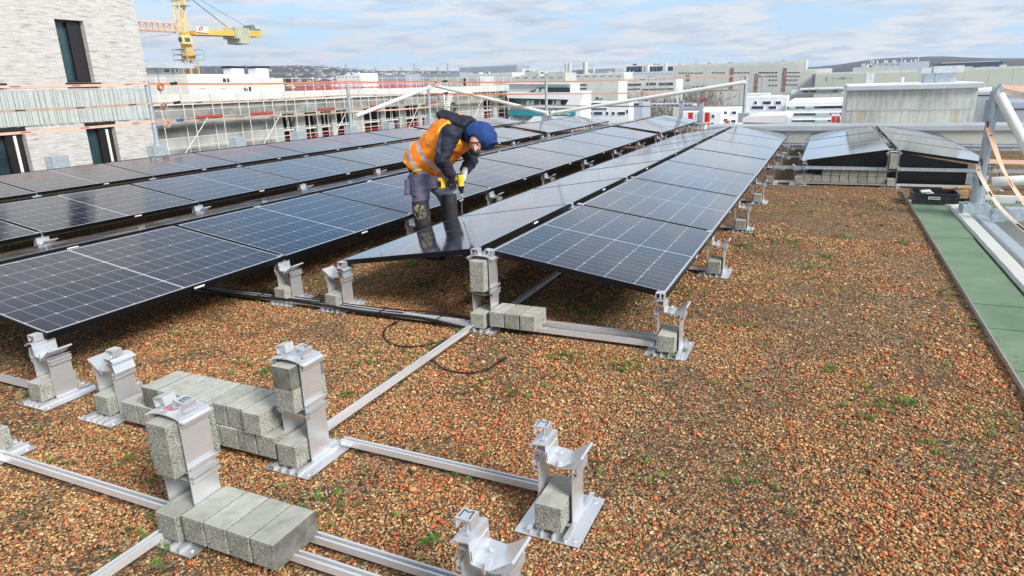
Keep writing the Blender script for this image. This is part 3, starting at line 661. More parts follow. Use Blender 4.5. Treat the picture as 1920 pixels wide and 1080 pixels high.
# concrete kerb strip, torn edge
pts = []; n = 40
for i in range(n+1):
    y = 2.3+(9.02-2.3)*i/n; pts.append((1.345+random.uniform(-.003, .003)-.004*(i % 9 == 0), y))
g = MB(); vs = []; fs = []
for i, (x, y) in enumerate(pts): vs += [(x, y, .016), (x+.012, y, .045), (1.45, y, .055), (1.47, y, -.2)]
for i in range(n):
    for k in range(3): fs.append((i*4+k, (i+1)*4+k, (i+1)*4+k+1, i*4+k+1))
fs += [(0,1,2,3), tuple(n*4+k for k in (3,2,1,0))]
g.add(vs, fs); tag(g.build('kerb_strip', CONCL), 'pale ragged edged concrete kerb strip beside the green felt', 'kerb')
def crate():
    c = gz(1722, 385, .02); x0, x1, y0 = 1.0, 1.46, 9.14
    t = thing('storage_crate', 'open black plastic crate with white oddments standing on the green felt', 'crate', (x0, y0, .03))
    W, D, Hh = x1-x0, .42, .115; g = MB()
    g.box(0, W, 0, D, 0, .006)
    for a in ((0, W, 0, .008), (0, W, D-.008, D), (0, .008, .008, D-.008), (W-.008, W, .008, D-.008)): g.box(*a, .006, Hh)
    g.box(-.01, W+.01, -.012, 0, Hh-.012, Hh); g.box(-.01, W+.01, D, D+.012, Hh-.012, Hh); g.box(-.012, 0, 0, D, Hh-.012, Hh); g.box(W, W+.012, 0, D, Hh-.012, Hh)
    for i in range(5): g.box(.05+i*.09, .056+i*.09, -.004, 0, .01, Hh-.013)
    g.build('body', BLACKP, t)
    g = MB(); g.box(.15, .27, -.010, -.005, .072, .080); g.box(.15, .27, -.010, -.005, .050, .058); g.box(.15, .157, -.010, -.005, .058, .072); g.box(.263, .27, -.010, -.005, .058, .072); g.build('handle', WHITEP, t)
    t2 = thing('bracket_pile', 'white plastic and metal oddments heaped inside the black crate', 'fittings', (x0, y0, .04)); g = MB()
    random.seed(3)
    for i in range(16):
        px, py = random.uniform(.04, .24), random.uniform(.04, .34); a = random.uniform(0, 3); s_ = random.uniform(.015, .035)
        g.obox((px-s_*math.cos(a), py-s_*math.sin(a), .02+i*.003), (px+s_*math.cos(a), py+s_*math.sin(a), .03+i*.004), .022, .012)
    g.obox((.10, .30, .085), (.2, .32, .095), .06, .02); g.build('oddments', WHITE, t2)
crate()
def beam(a, b, w_, h_, label):
    g = MB(); g.obox(a, b, w_, h_); return tag(g.build('steel_beam', GALV, bevel=.004), label, 'steel beam', 'galvanised beams of the guard frame')
PX, PY = 1.53, 8.55
t = thing('guardrail_post', 'thick galvanised guardrail post with bolted socket base at the right edge', 'guardrail post', (PX, PY, 0))
g = MB(); g.box(-.14, .12, -.13, .13, -.03, .14); g.box(-.10, .08, -.10, .10, .1402, .152); g.build('socket_base', GALV, t, bevel=.006)
g = MB(); g.lathe([(.066, .152), (.066, .42), (.056, .43)]); g.lathe([(.070, .40), (.070, .44)]); g.build('sleeve', GALV, t, smooth=True)
g = MB(); g.tube((0, 0, .43), (0, 0, 1.30), .047, 16); g.build('tube', GALVD, t, smooth=True)
g = MB(); g.box(.122, .24, -.14, -.132, -.02, .12); g.tube((.15, -.14, .09), (.15, -.158, .09), .014, 6); g.tube((.15, -.14, .02), (.15, -.158, .02), .014, 6); g.tube((-.005, -.067, .34), (-.005, -.07, .34), .01, 8); g.build('bolted_flange', GALV, t)
g = MB()
for a in range(5): g.tube((-.02+.01*a, -.03, 1.29+.018*a), (.04, .03, 1.31+.012*a), .014, 6)
g.box(-.03, .05, -.03, .03, 1.30, 1.345); g.build('ratchet_buckle', GALVD, t)
g = MB(); g.tube((PX+.02, PY-.05, 1.265), (PX+.95, PY-.35, -.35), .05, 18); tag(g.build('brace_tube', WHITEP, smooth=True), 'thick white diagonal brace tube at the right edge leaning on the guardrail post', 'brace tube', 'white brace tubes')
g = MB(); g.tube((PX+.10, PY+.02, .375), (PX+2.0, PY-.05, .56), .05, 16); tag(g.build('brace_tube', WHITEP, smooth=True), 'white tube running right from the foot of the guardrail post', 'brace tube', 'white brace tubes')
g = MB(); g.box(PX-.07, PX-.01, PY-.02, PY+.4, .33, .335); 
g.box(PX-.13, PX-.06, PY+.0, PY+.006, .35, .46); g.tube((PX-.095, PY, .41), (PX-.095, PY-.02, .41), .018, 8); tag(g.build('bolt_plate', GALV), 'small bolted galvanised plate left of the guardrail post', 'plate')
beam((PX+.02, PY-.15, -.02), (PX+.04, 3.2, -.02), .10, .14, 'galvanised box beam running towards the camera beside the kerb')
beam((PX+.26, PY+.02, .04), (PX+3.2, PY+.02, .04), .10, .14, 'galvanised box beam running right from the bolted post base')
beam((PX+.10, 6.15, -.03), (PX+3, 6.15, -.03), .10, .12, 'galvanised cross beam at the near side of the grating')
beam((PX+.14, 5.35, -.08), (PX+3, 5.35, -.08), .2, .16, 'lower galvanised cross beam at the right edge near the camera')
g = MB()
for i in range(14): g.box(PX+.16+i*.09, PX+.163+i*.09, 6.25, 7.6, -.14, -.12)
for i in range(10): g.box(PX+.12, PX+1.5, 6.3+i*.14, 6.304+i*.14, -.12, -.115)
g.obox((PX+.1, 7.6, -.1), (PX+1.4, 6.4, -.1), .02, .02); g.obox((PX+.1, 7.62, -.08), (PX+1.6, 7.62, -.08), .02, .02); tag(g.build('wire_grating', GALV), 'open wire grating over the dark shaft at the right edge', 'grating')
g = MB(); g.box(1.66, 9, 9.02, 9.35, -.03, .03); tag(g.build('felt_strip', GREEN), 'green felt strip across the far side of the dark shaft', 'roofing felt', 'green felt strips')
g = MB(); g.box(1.66, 9, 9.42, 9.5, -.03, .10)
for i in range(9):
    for j in range(5): g.box(1.75+i*.32+j*.03, 1.757+i*.32+j*.03, 9.415, 9.419, .015, .055, 1)
tag(g.build('slotted_edging', [WHITEP, CABLE]), 'white slotted drainage edging beyond the dark shaft', 'edging')
g = MB(); g.box(1.40, 1.62, 9.62, 9.70, .03, .12); tag(g.build('timber_block', TIMBER, bevel=.002), 'short timber offcut lying behind the guardrail post', 'timber')
g = MB(); g.obox((1.36, 9.75, .13), (1.95, 9.72, .14), .07, .02); g.obox((1.5, 9.68, .150), (2.0, 9.9, .17), .05, .015); tag(g.build('timber_lath', TIMBER), 'thin wooden laths lying across the timber offcut', 'timber')
# hanging straps
def strap(pts, label, m, wd=.045, side=(0, 0, 1), n=10, pads=0, grp='lashing straps of the fence'):
    g = MB(); pp = bez(pts, n) if len(pts) > 2 else [Vector(pts[0]).lerp(Vector(pts[1]), i/12) for i in range(13)]
    if len(pts) == 2:
        L = (pp[-1]-pp[0]).length
        for i, p in enumerate(pp): p.z -= .005*L*4*(i/12)*(1-i/12)
    if isinstance(side, list):
        sd_ = []
        for i in range(len(pp)):
            t_ = i/(len(pp)-1)*(len(side)-1); a = int(min(t_, len(side)-2)); sd_.append(Vector(side[a]).lerp(Vector(side[a+1]), t_-a))
        side = sd_
    t = thing('lashing_strap', label, 'strap', (0, 0, 0), grp)
    g.ribbon(pp, wd, .003, side); g.build('webbing', m, t)
    if pads:
        L = len(pp)
        for j in range(pads):
            g = MB()
            tt = (j+.5)/pads; i = min(int(tt*(L-1)), L-2); p = pp[i].lerp(pp[i+1], tt*(L-1)-i); d = (pp[i+1]-pp[i]).normalized()
            g.ribbon([p, p+d*.18], wd*.45, .0045, side if not isinstance(side, list) else side[i])
            g.build('printed_mark', MARKM if m is not PEACH else REDB, t)
    return t
strap([(PX-.03, PY-.052, .96), (PX+.03, PY-.10, .80), (PX+.17, PY-.35, .45), (PX+.40, PY-.9, .10), (PX+.75, PY-1.5, -.15)], 'peach orange strap hanging twisted from the guardrail post, upper hook', PEACH, .048, [(1, .2, .2), (1, .1, 0), (.5, .8, .1), (1, .3, .4), (1, 0, 0)], pads=3, grp='straps hanging from the guardrail post')
strap([(PX-.06, PY-.056, .57), (PX-.02, PY-.10, .44), (PX+.13, PY-.45, .17), (PX+.35, PY-1.0, -.02), (PX+.7, PY-1.7, -.18)], 'pale dirty strap hanging from the lower hook of the guardrail post', BROWNST if False else strap_mat('pale_webbing', (.72, .62, .52), (.60, .48, .38)), .045, [(1, .2, .2), (1, .3, 0), (.9, .5, .1), (1, .3, .3), (1, 0, 0)], pads=4, grp='straps hanging from the guardrail post')
g = MB()
for z in (.97, .585): g.path([(PX-.04, PY-.03, z+.02), (PX-.035, PY-.07, z+.03), (PX-.03, PY-.075, z-.01), (PX-.03, PY-.05, z-.03)], .007, 8)
tag(g.build('strap_hook', CABLE), 'two dark hooks holding the straps on the guardrail post', 'hook')
strap([(PX+.04, PY, 1.33), (PX+1.8, PY+.4, 1.22)], 'broad orange strap running right from the top of the guardrail post', PEACH, .06, grp='straps hanging from the guardrail post')
strap([(PX+.05, PY-.04, 1.30), (PX+.4, PY-.2, 1.20), (PX+1.2, PY-.7, .95)], 'broad pale strap sagging right from the top of the guardrail post', MATS['pale_webbing'], .06, grp='straps hanging from the guardrail post')
strap([(PX+.03, PY+.3, .56), (PX+2.2, PY+.7, .52)], 'orange strap running right behind the guardrail post at mid height', PEACH, .045, grp='straps hanging from the guardrail post')

#@@FENCE
# ------------------------------------------------------------------ strap fence on the far roof edge
FX = -13.45
def fpost(x, y, label, full=True, rz=0, top=1.55):
    t = thing('fence_post' if full else 'post_socket', label, 'fence post' if full else 'post socket', (x, y, .19), 'posts of the strap fence' if full else 'empty sockets of the strap fence', rz)
    g = MB(); g.box(-.13, .13, -.16, .16, 0, .02); g.box(-.02, .13, -.16, .16, .021, .30); g.box(-.13, -.021, -.16, -.148, .021, .29); g.box(-.13, -.021, .148, .16, .021, .29); g.box(-.13, -.02, -.147, .147, .28, .30); g.build('socket_box', GALV, t, bevel=.005)
    if full:
        g = MB(); g.tube((.04, 0, .30), (.04, 0, .44), .062, 14); g.build('sleeve', GALV, t, smooth=True)
        g = MB(); g.tube((.04, 0, .44), (.04, 0, top), .052, 14); g.build('tube', GALVD, t, smooth=True)
    return t
fpost(FX, 10.4, 'galvanised fence post in front of the brick building corner', top=1.66)
fpost(FX, 17.25, 'galvanised fence post at the foot of the white brace left of the worker', top=1.45)
fpost(-13.5, 22.0, 'galvanised corner fence post right behind the worker where two white braces meet', top=1.5)
fpost(-9.15, 22.9, 'galvanised fence post standing before the teal fronted office', rz=-1.57, top=1.5)
fpost(-2.45, 22.9, 'galvanised fence post at the right end of the long white brace', rz=-1.57, top=1.40)
for y, l in ((8.2, 'grey steel post socket in front of the brick wall between the two lower windows'), (12.7, 'grey steel post socket below the scaffolding, nearest the brick building'), (14.9, 'grey steel post socket below the scaffolding, middle one'), (19.3, 'grey steel post socket below the scaffolding, just left of the worker')):
    fpost(FX, y, l, False)
FZ = [1.80, 1.32, .88]
def corner_pts(z):
    return [(FX+.1, 10.4, z), (FX+.1, 17.25, z-.04), (-13.4, 22.0, z-.10), (-9.15, 22.83, z-.08), (-2.45, 22.83, z-.02)]
for li, zn in enumerate(('top', 'middle', 'bottom')):
    zs = [ox(285, (157, 194, 228)[li], FX).z, ox(657, (153, 178, 209)[li], FX).z, ox(811, (153, 175, 200)[li], FX).z, oy(1029, (153, 176, 197)[li], 22.83).z, oy(1403, (141, 168, 198)[li], 22.83).z]
    P = [(FX+.1, 10.4), (FX+.1, 17.25), (-13.4, 22.0), (-9.15, 22.83), (-2.45, 22.83)]; P = [(a[0], a[1], b) for a, b in zip(P, zs)]
    zl0 = ox(0, (158, 204, 247)[li], FX).z; yl0 = ox(0, 200, FX).y
    strap([(FX+.1, yl0-1.5, zl0-.03), P[0]], f'{zn} strap crossing in front of the brick building', (PEACH, BROWNST, PEACH)[li], .045, pads=4)
    strap([P[0], P[1]], f'{zn} strap over the building site, from the first fence post to the second', (ORANGE, BROWNST, BROWNST)[li], .042, pads=3 if li else 0)
    strap([P[1], P[2]], f'{zn} strap over the building site, from the second fence post to the corner post', (ORANGE, BROWNST, PEACH)[li], .042, pads=2 if li else 0)
    strap([P[2], P[3]], f'{zn} strap along the far side, between corner post and the post before the teal office', (ORANGE, ORANGE, BROWNST)[li], .042)
    strap([P[3], P[4]], f'{zn} strap along the far side, right of the post before the teal office', (PEACH, PEACH, BROWNST)[li], .042, pads=1)
    if li < 3:
        for (px, py, pz), wh in ((P[0], 'first fence post'), (P[2], 'corner post')):
            if wh == 'corner post' and li == 2: continue
            o = Vector((px, py, pz)); dirv = Vector((0, 1, 0)) if wh[0] == 'f' else Vector((1, .1, 0))
            t = thing('strap_coil', f'coiled strap end with ratchet at the {zn} strap beside the {wh}', 'strap coil', tuple(o+dirv*.28+Vector((0, 0, -.06))), 'coiled strap ends')
            g = MB()
            for q in range(3):
                rr = .075-.012*q; g.ribbon([(dirv*(rr*math.cos(a))+Vector((0, 0, rr*1.05*math.sin(a)-.02)))+Vector((.01*q, 0, 0)) for a in [i*2*math.pi/16 for i in range(17)]], .045, .004, (dirv.y, -dirv.x, .2))
            g.build('coil', (ORANGE, BROWNST, PEACH)[li], t)
            g = MB(); g.obox(dirv*.26+Vector((0, 0, .06)), dirv*.44+Vector((0, 0, .06)), .04, .045); g.obox(dirv*.3+Vector((0, 0, .035)), dirv*.42+Vector((0, 0, .085)), .06, .03); g.build('ratchet', mat('blue_tape', (.03, .10, .32), .5) if li == 2 else CABLE, t, bevel=.004)
def brace(a, b, label):
    g = MB(); g.tube(a, b, .062, 14); g.tube(Vector(a).lerp(Vector(b), -.004), Vector(a).lerp(Vector(b), .006), .075, 14)
    tag(g.build('brace_tube', WHITEP, smooth=True), label, 'brace tube', 'white brace tubes')
brace(ox(668, 217, FX+.12), ox(806, 163, FX+.12), 'white brace tube rising to the corner post left of the worker')
brace(oy(818, 161, 22.75), oy(1026, 212, 22.75), 'white brace tube falling from the corner post towards the teal office')
brace(oy(1036, 212, 22.75), oy(1398, 154, 22.75), 'longest white brace tube rising right to the end post')
# two portal posts beyond the far block, with their small rail
for u, l in ((1312, 'left'), (1378, 'right')): pass
def far_frame():
    Yp = 22.2
    for u0, v0, v1, l in ((1392-.0, 0, 0, 0),): pass
far_frame()
for (u, vt, vb, l) in ((1276, 190, 236, 'thin galvanised post, left one of the pair beyond the far solar block'), (1313, 190, 240, 'thin galvanised post, right one of the pair beyond the far solar block')):
    p = oy(u, vb, 22.4); q = oy(u, vt, 22.4); g = MB(); g.box(p.x-.06, p.x+.06, 22.34, 22.46, .1, q.z); g.box(p.x-.09, p.x+.09, 22.3, 22.5, q.z+.002, q.z+.03)
    tag(g.build('thin_post', GALV), l, 'post', 'pair of thin posts')
p = oy(1276, 193, 22.4); q = oy(1313, 193, 22.4); g = MB(); g.obox(p+Vector((.07, 0, 0)), q-Vector((.07, 0, 0)), .03, .03); g.obox(oy(1312, 189, 22.3), oy(1325, 186, 22.3), .02, .08, 1); tag(g.build('cross_bar', [GALV, REDB]), 'short bar with red tag between the pair of thin posts', 'bar')

#@@CITY
# ------------------------------------------------------------------ brick apartment block
def brick_building():
    X = -18.0
    y1 = 14.02; t = thing('brick_building', 'tall pale brick building with dark windows and a ribbed grey band at the left', 'building', (X, 0, 0))
    bm_ = mat('pale_brick', (.5, .47, .44), .9); n = bm_.node_tree; b = n.nodes['Principled BSDF']
    tc = N(n, 'ShaderNodeTexCoord'); s = N(n, 'ShaderNodeSeparateXYZ'); n.links.new(tc.outputs['Object'], s.inputs[0]); cb = N(n, 'ShaderNodeCombineXYZ')
    n.links.new(M(n, 'ADD', s.outputs[1], s.outputs[0]), cb.inputs[0]); n.links.new(s.outputs[2], cb.inputs[1])
    bt = N(n, 'ShaderNodeTexBrick', Scale=1.0); bt.inputs['Brick Width'].default_value = .23; bt.inputs['Row Height'].default_value = .052; bt.inputs['Mortar Size'].default_value = .008
    bt.inputs['Color1'].default_value = (.51, .49, .46, 1); bt.inputs['Color2'].default_value = (.60, .57, .54, 1); bt.inputs['Mortar'].default_value = (.48, .46, .44, 1); bt.offset = .37; bt.offset_frequency = 3
    n.links.new(cb.outputs[0], bt.inputs['Vector'])
    ns = N(n, 'ShaderNodeTexNoise', Scale=9.0, Detail=3.0); mp = N(n, 'ShaderNodeMapping'); mp.inputs['Scale'].default_value = (.35, 1.8, 1); n.links.new(cb.outputs[0], mp.inputs[0]); n.links.new(mp.outputs[0], ns.inputs['Vector'])
    rp = ramp(n, [(.25, (.50, .46, .44)), (.42, (.92, .91, .90)), (.62, (1.08, 1.07, 1.06))]); n.links.new(ns.outputs[0], rp.inputs[0])
    mu = N(n, 'ShaderNodeMixRGB', blend_type='MULTIPLY'); mu.inputs[0].default_value = .9; n.links.new(bt.outputs[0], mu.inputs[1]); n.links.new(rp.outputs[0], mu.inputs[2]); n.links.new(mu.outputs[0], b.inputs['Base Color'])
    bp = N(n, 'ShaderNodeBump', Strength=.6, Distance=.01); n.links.new(bt.outputs['Fac'], bp.inputs['Height']); bp.invert = True; n.links.new(bp.outputs[0], b.inputs['Normal'])
    # openings (y0,y1,z0,z1) on the facade
    up_ = (11.67, 12.43, 1.95, 3.49); D = .28
    P = 2.38
    ups = [(up_[0]+k*P, up_[1]+k*P, up_[2], up_[3]) for k in (-5, -4, -3, -2, -1, 0)]
    lows = [(11.90+k*P, 12.73+k*P, -1.2, .80) for k in (-5, -4, -3, -2, -1, 0)]
    def panel_wall(z0, z1, ops, base):
        g = MB(); y = -16.0
        for o in sorted(ops):
            g.box(-.35, 0, y, o[0], z0, z1)
            if o[2] > z0: g.box(-.35, 0, o[0], o[1], z0, o[2])
            if o[3] < z1: g.box(-.35, 0, o[0], o[1], o[3], z1)
            y = o[1]
        g.box(-.35, 0, y, y1, z0, z1); return g
    g = panel_wall(-18, .93, [(a, b_, c, d) for a, b_, c, d in lows], 0); g.build('lower_wall', bm_, t)
    g = panel_wall(1.76, 4.9, ups, 0); g.build('upper_wall', bm_, t)
    g = panel_wall(4.9, 9, [(a, b_, 5.4, 7.2) for a, b_, c, d in ups], 0); g.build('top_wall', bm_, t)
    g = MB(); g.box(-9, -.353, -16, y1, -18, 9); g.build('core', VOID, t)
    rib = varied('ribbed_grey_green_band', (.43, .46, .43), (.49, .52, .49), 4, .6)
    g = MB(); y = -6.0; random.seed(5)
    g.box(-.35, -.01, -16, y1, .932, 1.758)
    while y < y1-.05:
        wd = random.choice((.035, .05, .05, .07, .10)); dp = random.choice((.012, .035, .035)); g.box(-.0098, dp, y, min(y+wd, y1+.01), .935, 1.755); y += wd+.014
    g.build('ribbed_band', rib, t)
    sp_ = varied('smooth_spandrel', (.46, .49, .46), (.50, .53, .50), .8, .6)
    for a, b_, c, d in ups:
        g = MB(); g.box(-.05, -.012, a, b_, d+.003, 5.39); g.build('spandrel', sp_, t)
    def window(a, b_, z0, z1, sill):
        g = MB(); f = .05; g.box(-.30, -.16, a, a+f, z0, z1); g.box(-.30, -.16, b_-f, b_, z0, z1); g.box(-.30, -.16, a+f, b_-f, z1-f, z1); g.box(-.30, -.16, a+f, b_-f, z0, z0+f)
        ms = a+(b_-a)*.50; g.box(-.27, -.13, ms, b_-f-.002, z0+f, z1-f)          # opaque dark leaf
        fr = g.build('window_frame', DARK, t)
        g = MB(); g.box(-.24, -.225, a+f, ms-.002, z0+f+.001, z1-f-.001); g.build('pane', GLASSD, fr)
        if sill:
            g = MB(); g.box(-.16, .09, a-.06, b_+.10, z0-.07, z0-.005); g.box(-.16, .03, a-.02, b_+.02, z0-.13, z0-.072); g.build('sill', DARK, fr)
        else:
            g = MB(); g.box(-.18, .005, a-.02, b_+.03, z1-.002, z1+.12); g.build('lintel', DARK, fr)
            g = MB(); g.box(.02, .05, a+(b_-a)*.62, a+(b_-a)*.62+.06, z0, z1-.08); g.build('guide_rail', WHITEP, fr)
    for o in ups: 
        if o[0] > 5: window(*o, True)
    for o in lows:
        if o[0] > 5: window(*o, False)
brick_building()

# ------------------------------------------------------------------ terrain, town
SKYL = [(-900, 150), (0, 134), (280, 130), (400, 128), (520, 127), (560, 126), (612, 127), (660, 131), (720, 135), (860, 137), (1100, 137), (1400, 133), (1520, 128), (1560, 124), (1600, 119), (1640, 113), (1700, 110), (1760, 109), (1850, 112), (1920, 111), (2100, 112), (2600, 122)]
def terr():
    us = np.array([a for a, _ in SKYL], float); vs = np.array([b for _, b in SKYL], float)
    az = np.linspace(-78, 40, 240); ds = np.concatenate([np.linspace(10, 600, 12), np.linspace(700, 5200, 40)])
    ver = []; fac = []
    for a in az:
        d2 = Vector((math.sin(R(a)), math.cos(R(a)), 0)); dd = d2.dot(fw); x = F*d2.dot(r2)/max(dd, .05); u = 960+x
        v = np.interp(u, us, vs); rr = ray(u, v); el = rr.z/math.hypot(rr.x, rr.y); zf = H+4300*el
        for D in ds:
            k = min(max((D-700)/(4300-700), 0), 1); k = k*k*(3-2*k)
            z = GROUND_Z+(zf-GROUND_Z)*k
            if D > 4300: z = zf-(D-4300)*.03
            if D > 900: z += noise.noise(Vector((d2.x*D*.002, d2.y*D*.002, 0)))*6*k+noise.noise(Vector((d2.x*D*.012, d2.y*D*.012, 3)))*3.5*k
            ver.append((d2.x*D, d2.y*D, z))
    n = len(ds)
    for i in range(len(az)-1):
        for j in range(n-1): fac.append((i*n+j, (i+1)*n+j, (i+1)*n+j+1, i*n+j+1))
    m = mat('far_fields_and_woods', (.1, .1, .06), .95); t = m.node_tree; b = t.nodes['Principled BSDF']
    tc = N(t, 'ShaderNodeTexCoord'); v1 = N(t, 'ShaderNodeTexVoronoi', Scale=.006); t.links.new(tc.outputs['Object'], v1.inputs['Vector'])
    sc_ = N(t, 'ShaderNodeSeparateColor'); t.links.new(v1.outputs['Color'], sc_.inputs[0])
    r1 = ramp(t, [(0, (.13, .12, .06)), (.3, (.17, .14, .08)), (.5, (.10, .13, .05)), (.7, (.20, .17, .11)), (.85, (.09, .09, .05))], 'CONSTANT'); t.links.new(sc_.outputs[0], r1.inputs[0])
    nn = N(t, 'ShaderNodeTexNoise', Scale=.004, Detail=8.0, Roughness=.65); t.links.new(tc.outputs['Object'], nn.inputs['Vector'])
    r2_ = ramp(t, [(.46, g3(0)), (.52, g3(1))]); t.links.new(nn.outputs[0], r2_.inputs[0])
    s = N(t, 'ShaderNodeSeparateXYZ'); t.links.new(tc.outputs['Object'], s.inputs[0])
    hi = M(t, 'MAXIMUM', M(t, 'GREATER_THAN', s.outputs[2], 75.0), M(t, 'MULTIPLY', M(t, 'GREATER_THAN', s.outputs[0], -300.0), M(t, 'GREATER_THAN', s.outputs[2], 0.0)))
    k = M(t, 'MAXIMUM', r2_.outputs[0], hi)
    m1 = N(t, 'ShaderNodeMixRGB'); t.links.new(k, m1.inputs[0]); t.links.new(r1.outputs[0], m1.inputs[1]); m1.inputs[2].default_value = (.028, .030, .032, 1); t.links.new(m1.outputs[0], b.inputs['Base Color'])
    me = bpy.data.meshes.new('terrain'); me.from_pydata(ver, [], fac); me.materials.append(m); smooth_by_angle(me, 60)
    o = bpy.data.objects.new('terrain', me); C.objects.link(o); tag(o, kind='structure')
terr()
def ground_h(x, y):
    D = math.hypot(x, y); a = math.atan2(x, y); d2 = Vector((math.sin(a), math.cos(a), 0)); u = 960+F*d2.dot(r2)/max(d2.dot(fw), .05)
    v = np.interp(u, [q[0] for q in SKYL], [q[1] for q in SKYL]); rr = ray(u, v); zf = H+4300*rr.z/math.hypot(rr.x, rr.y)
    k = min(max((D-700)/3600, 0), 1); k = k*k*(3-2*k); return GROUND_Z+(zf-GROUND_Z)*k
def at_d(u, D, v=160):
    d = ray(u, v); k = D/math.hypot(d.x, d.y); return d.x*k, d.y*k
# distant town as one mass
random.seed(11); g = MB()
for i in range(520):
    u = random.choice((random.uniform(380, 870), random.uniform(540, 860), random.uniform(860, 1130), random.uniform(1130, 1500))); D = random.uniform(1300, 3400)
    x, y = at_d(u, D); z = ground_h(x, y); w_ = random.uniform(3.5, 7); h_ = random.uniform(2.5, 5); l_ = random.uniform(3, 6)
    big = random.random() < .05
    if big: w_ *= 3; l_ *= 2; h_ *= 1.1
    mi = random.choice((0, 0, 0, 1, 5)); rm = random.choice((2, 2, 3, 3, 4)); g.box(x-w_, x+w_, y-l_, y+l_, z-4, z+h_, 0 if big else mi)
    if not big: g.prism([(x-w_-.4, z+h_), (x+w_+.4, z+h_), (x, z+h_+w_*.5)], 'y', y-l_, y+l_, rm)
TREE = varied('bare_twigs', (.13, .11, .09), (.24, .21, .18), .5, .9)
EVER = varied('evergreen_foliage', (.022, .04, .022), (.05, .075, .035), .8, .9)
tag(g.build('distant_town', [varied('town_render', (.36, .35, .32), (.60, .59, .56), .02), CONCL, varied('slate_roof', (.08, .085, .10), (.13, .13, .14), .05), varied('clay_roof', (.26, .11, .07), (.34, .17, .11), .05), GREYB, BEIGE]), 'far town of small pale houses with dark and red roofs on the horizon', 'town', kind='stuff')
def twig_mass(cells, seed, npt, hh):
    rs = random.Random(seed); V = []; Fc = []
    for (x, y, z, s) in cells:
        for i in range(npt):
            a = rs.uniform(0, 6.283); e = rs.uniform(.2, 1.5); r = rs.random()**.6*s*.5; hgt = rs.uniform(.25, 1)*s
            px, py, pz = x+math.cos(a)*r*(1-.2*hgt/s), y+math.sin(a)*r, z+hgt
            L = s*rs.uniform(.10, .22); dx, dy, dz = math.cos(a)*math.cos(e)*L, math.sin(a)*math.cos(e)*L, math.sin(e)*L; w_ = s*.010
            w_ *= .6; o = len(V); V += [(px-w_, py, pz), (px+w_, py, pz), (px+dx, py+dy, pz+dz)]; Fc.append((o, o+1, o+2))
    me = bpy.data.meshes.new('twigs'); me.from_pydata(V, [], Fc); return me
random.seed(21)
cells = []
for i in range(700):
    u = random.choice((random.uniform(545, 860), random.uniform(1085, 1345), random.uniform(540, 1100))); D = random.uniform(170, 420)
    x, y = at_d(u, D); cells.append((x, y, GROUND_Z, random.uniform(10, 17)))
for i in range(500):
    u = random.uniform(540, 1920); D = random.uniform(600, 1300); x, y = at_d(u, D); cells.append((x, y, ground_h(x, y), random.uniform(9, 15)))
me = twig_mass(cells, 3, 70, 1); me.materials.append(TREE); o = bpy.data.objects.new('bare_woodland', me); C.objects.link(o); tag(o, 'leafless winter woodland spreading behind the building site', 'woodland', kind='stuff')
def bare_tree(u, D, hgt, label, seed):
    x, y = at_d(u, D); rs = random.Random(seed); t = thing('bare_tree', label, 'tree', (x, y, GROUND_Z), 'bare trees in front of the far offices')
    g = MB(); g.tube((0, 0, 0), (0, 0, hgt*.35), .035*hgt*.5, 7, .028*hgt*.5); g.build('trunk', TREE, t)
    g = MB()
    def br(p, d, L, r, dep):
        q = p+d*L; g.tube(p, q, r, 4, r*.6, cap=False)
        if dep == 0: return
        for i in range(4):
            nd = (d+Vector((rs.uniform(-.8, .8), rs.uniform(-.8, .8), rs.uniform(-.15, .6)))).normalized(); br(p.lerp(q, rs.uniform(.5, 1)), nd, L*rs.uniform(.55, .8), r*.55, dep-1)
    for i in range(5): br(Vector((0, 0, hgt*.3)), Vector((rs.uniform(-.5, .5), rs.uniform(-.5, .5), 1)).normalized(), hgt*.3, .008*hgt, 3)
    g.build('crown', TREE, t)
for i, (u, D, h_, wh) in enumerate(((1195, 150, 15, 'left of the flag posts, first of the row'), (1228, 160, 16, 'tallest above the lavender bus rank'), (1258, 150, 14, 'just left of the pair of thin posts'), (1282, 155, 15, 'behind the pair of thin posts'), (1335, 170, 15, 'before the beige factory front, under the strap'), (1352, 175, 13, 'nearest the end post of the fence'), (1100, 150, 14, 'left of the blank white block'), (1175, 140, 13, 'just right of the blank white block'))):
    bare_tree(u, D, h_, 'leafless tree '+wh, 40+i)

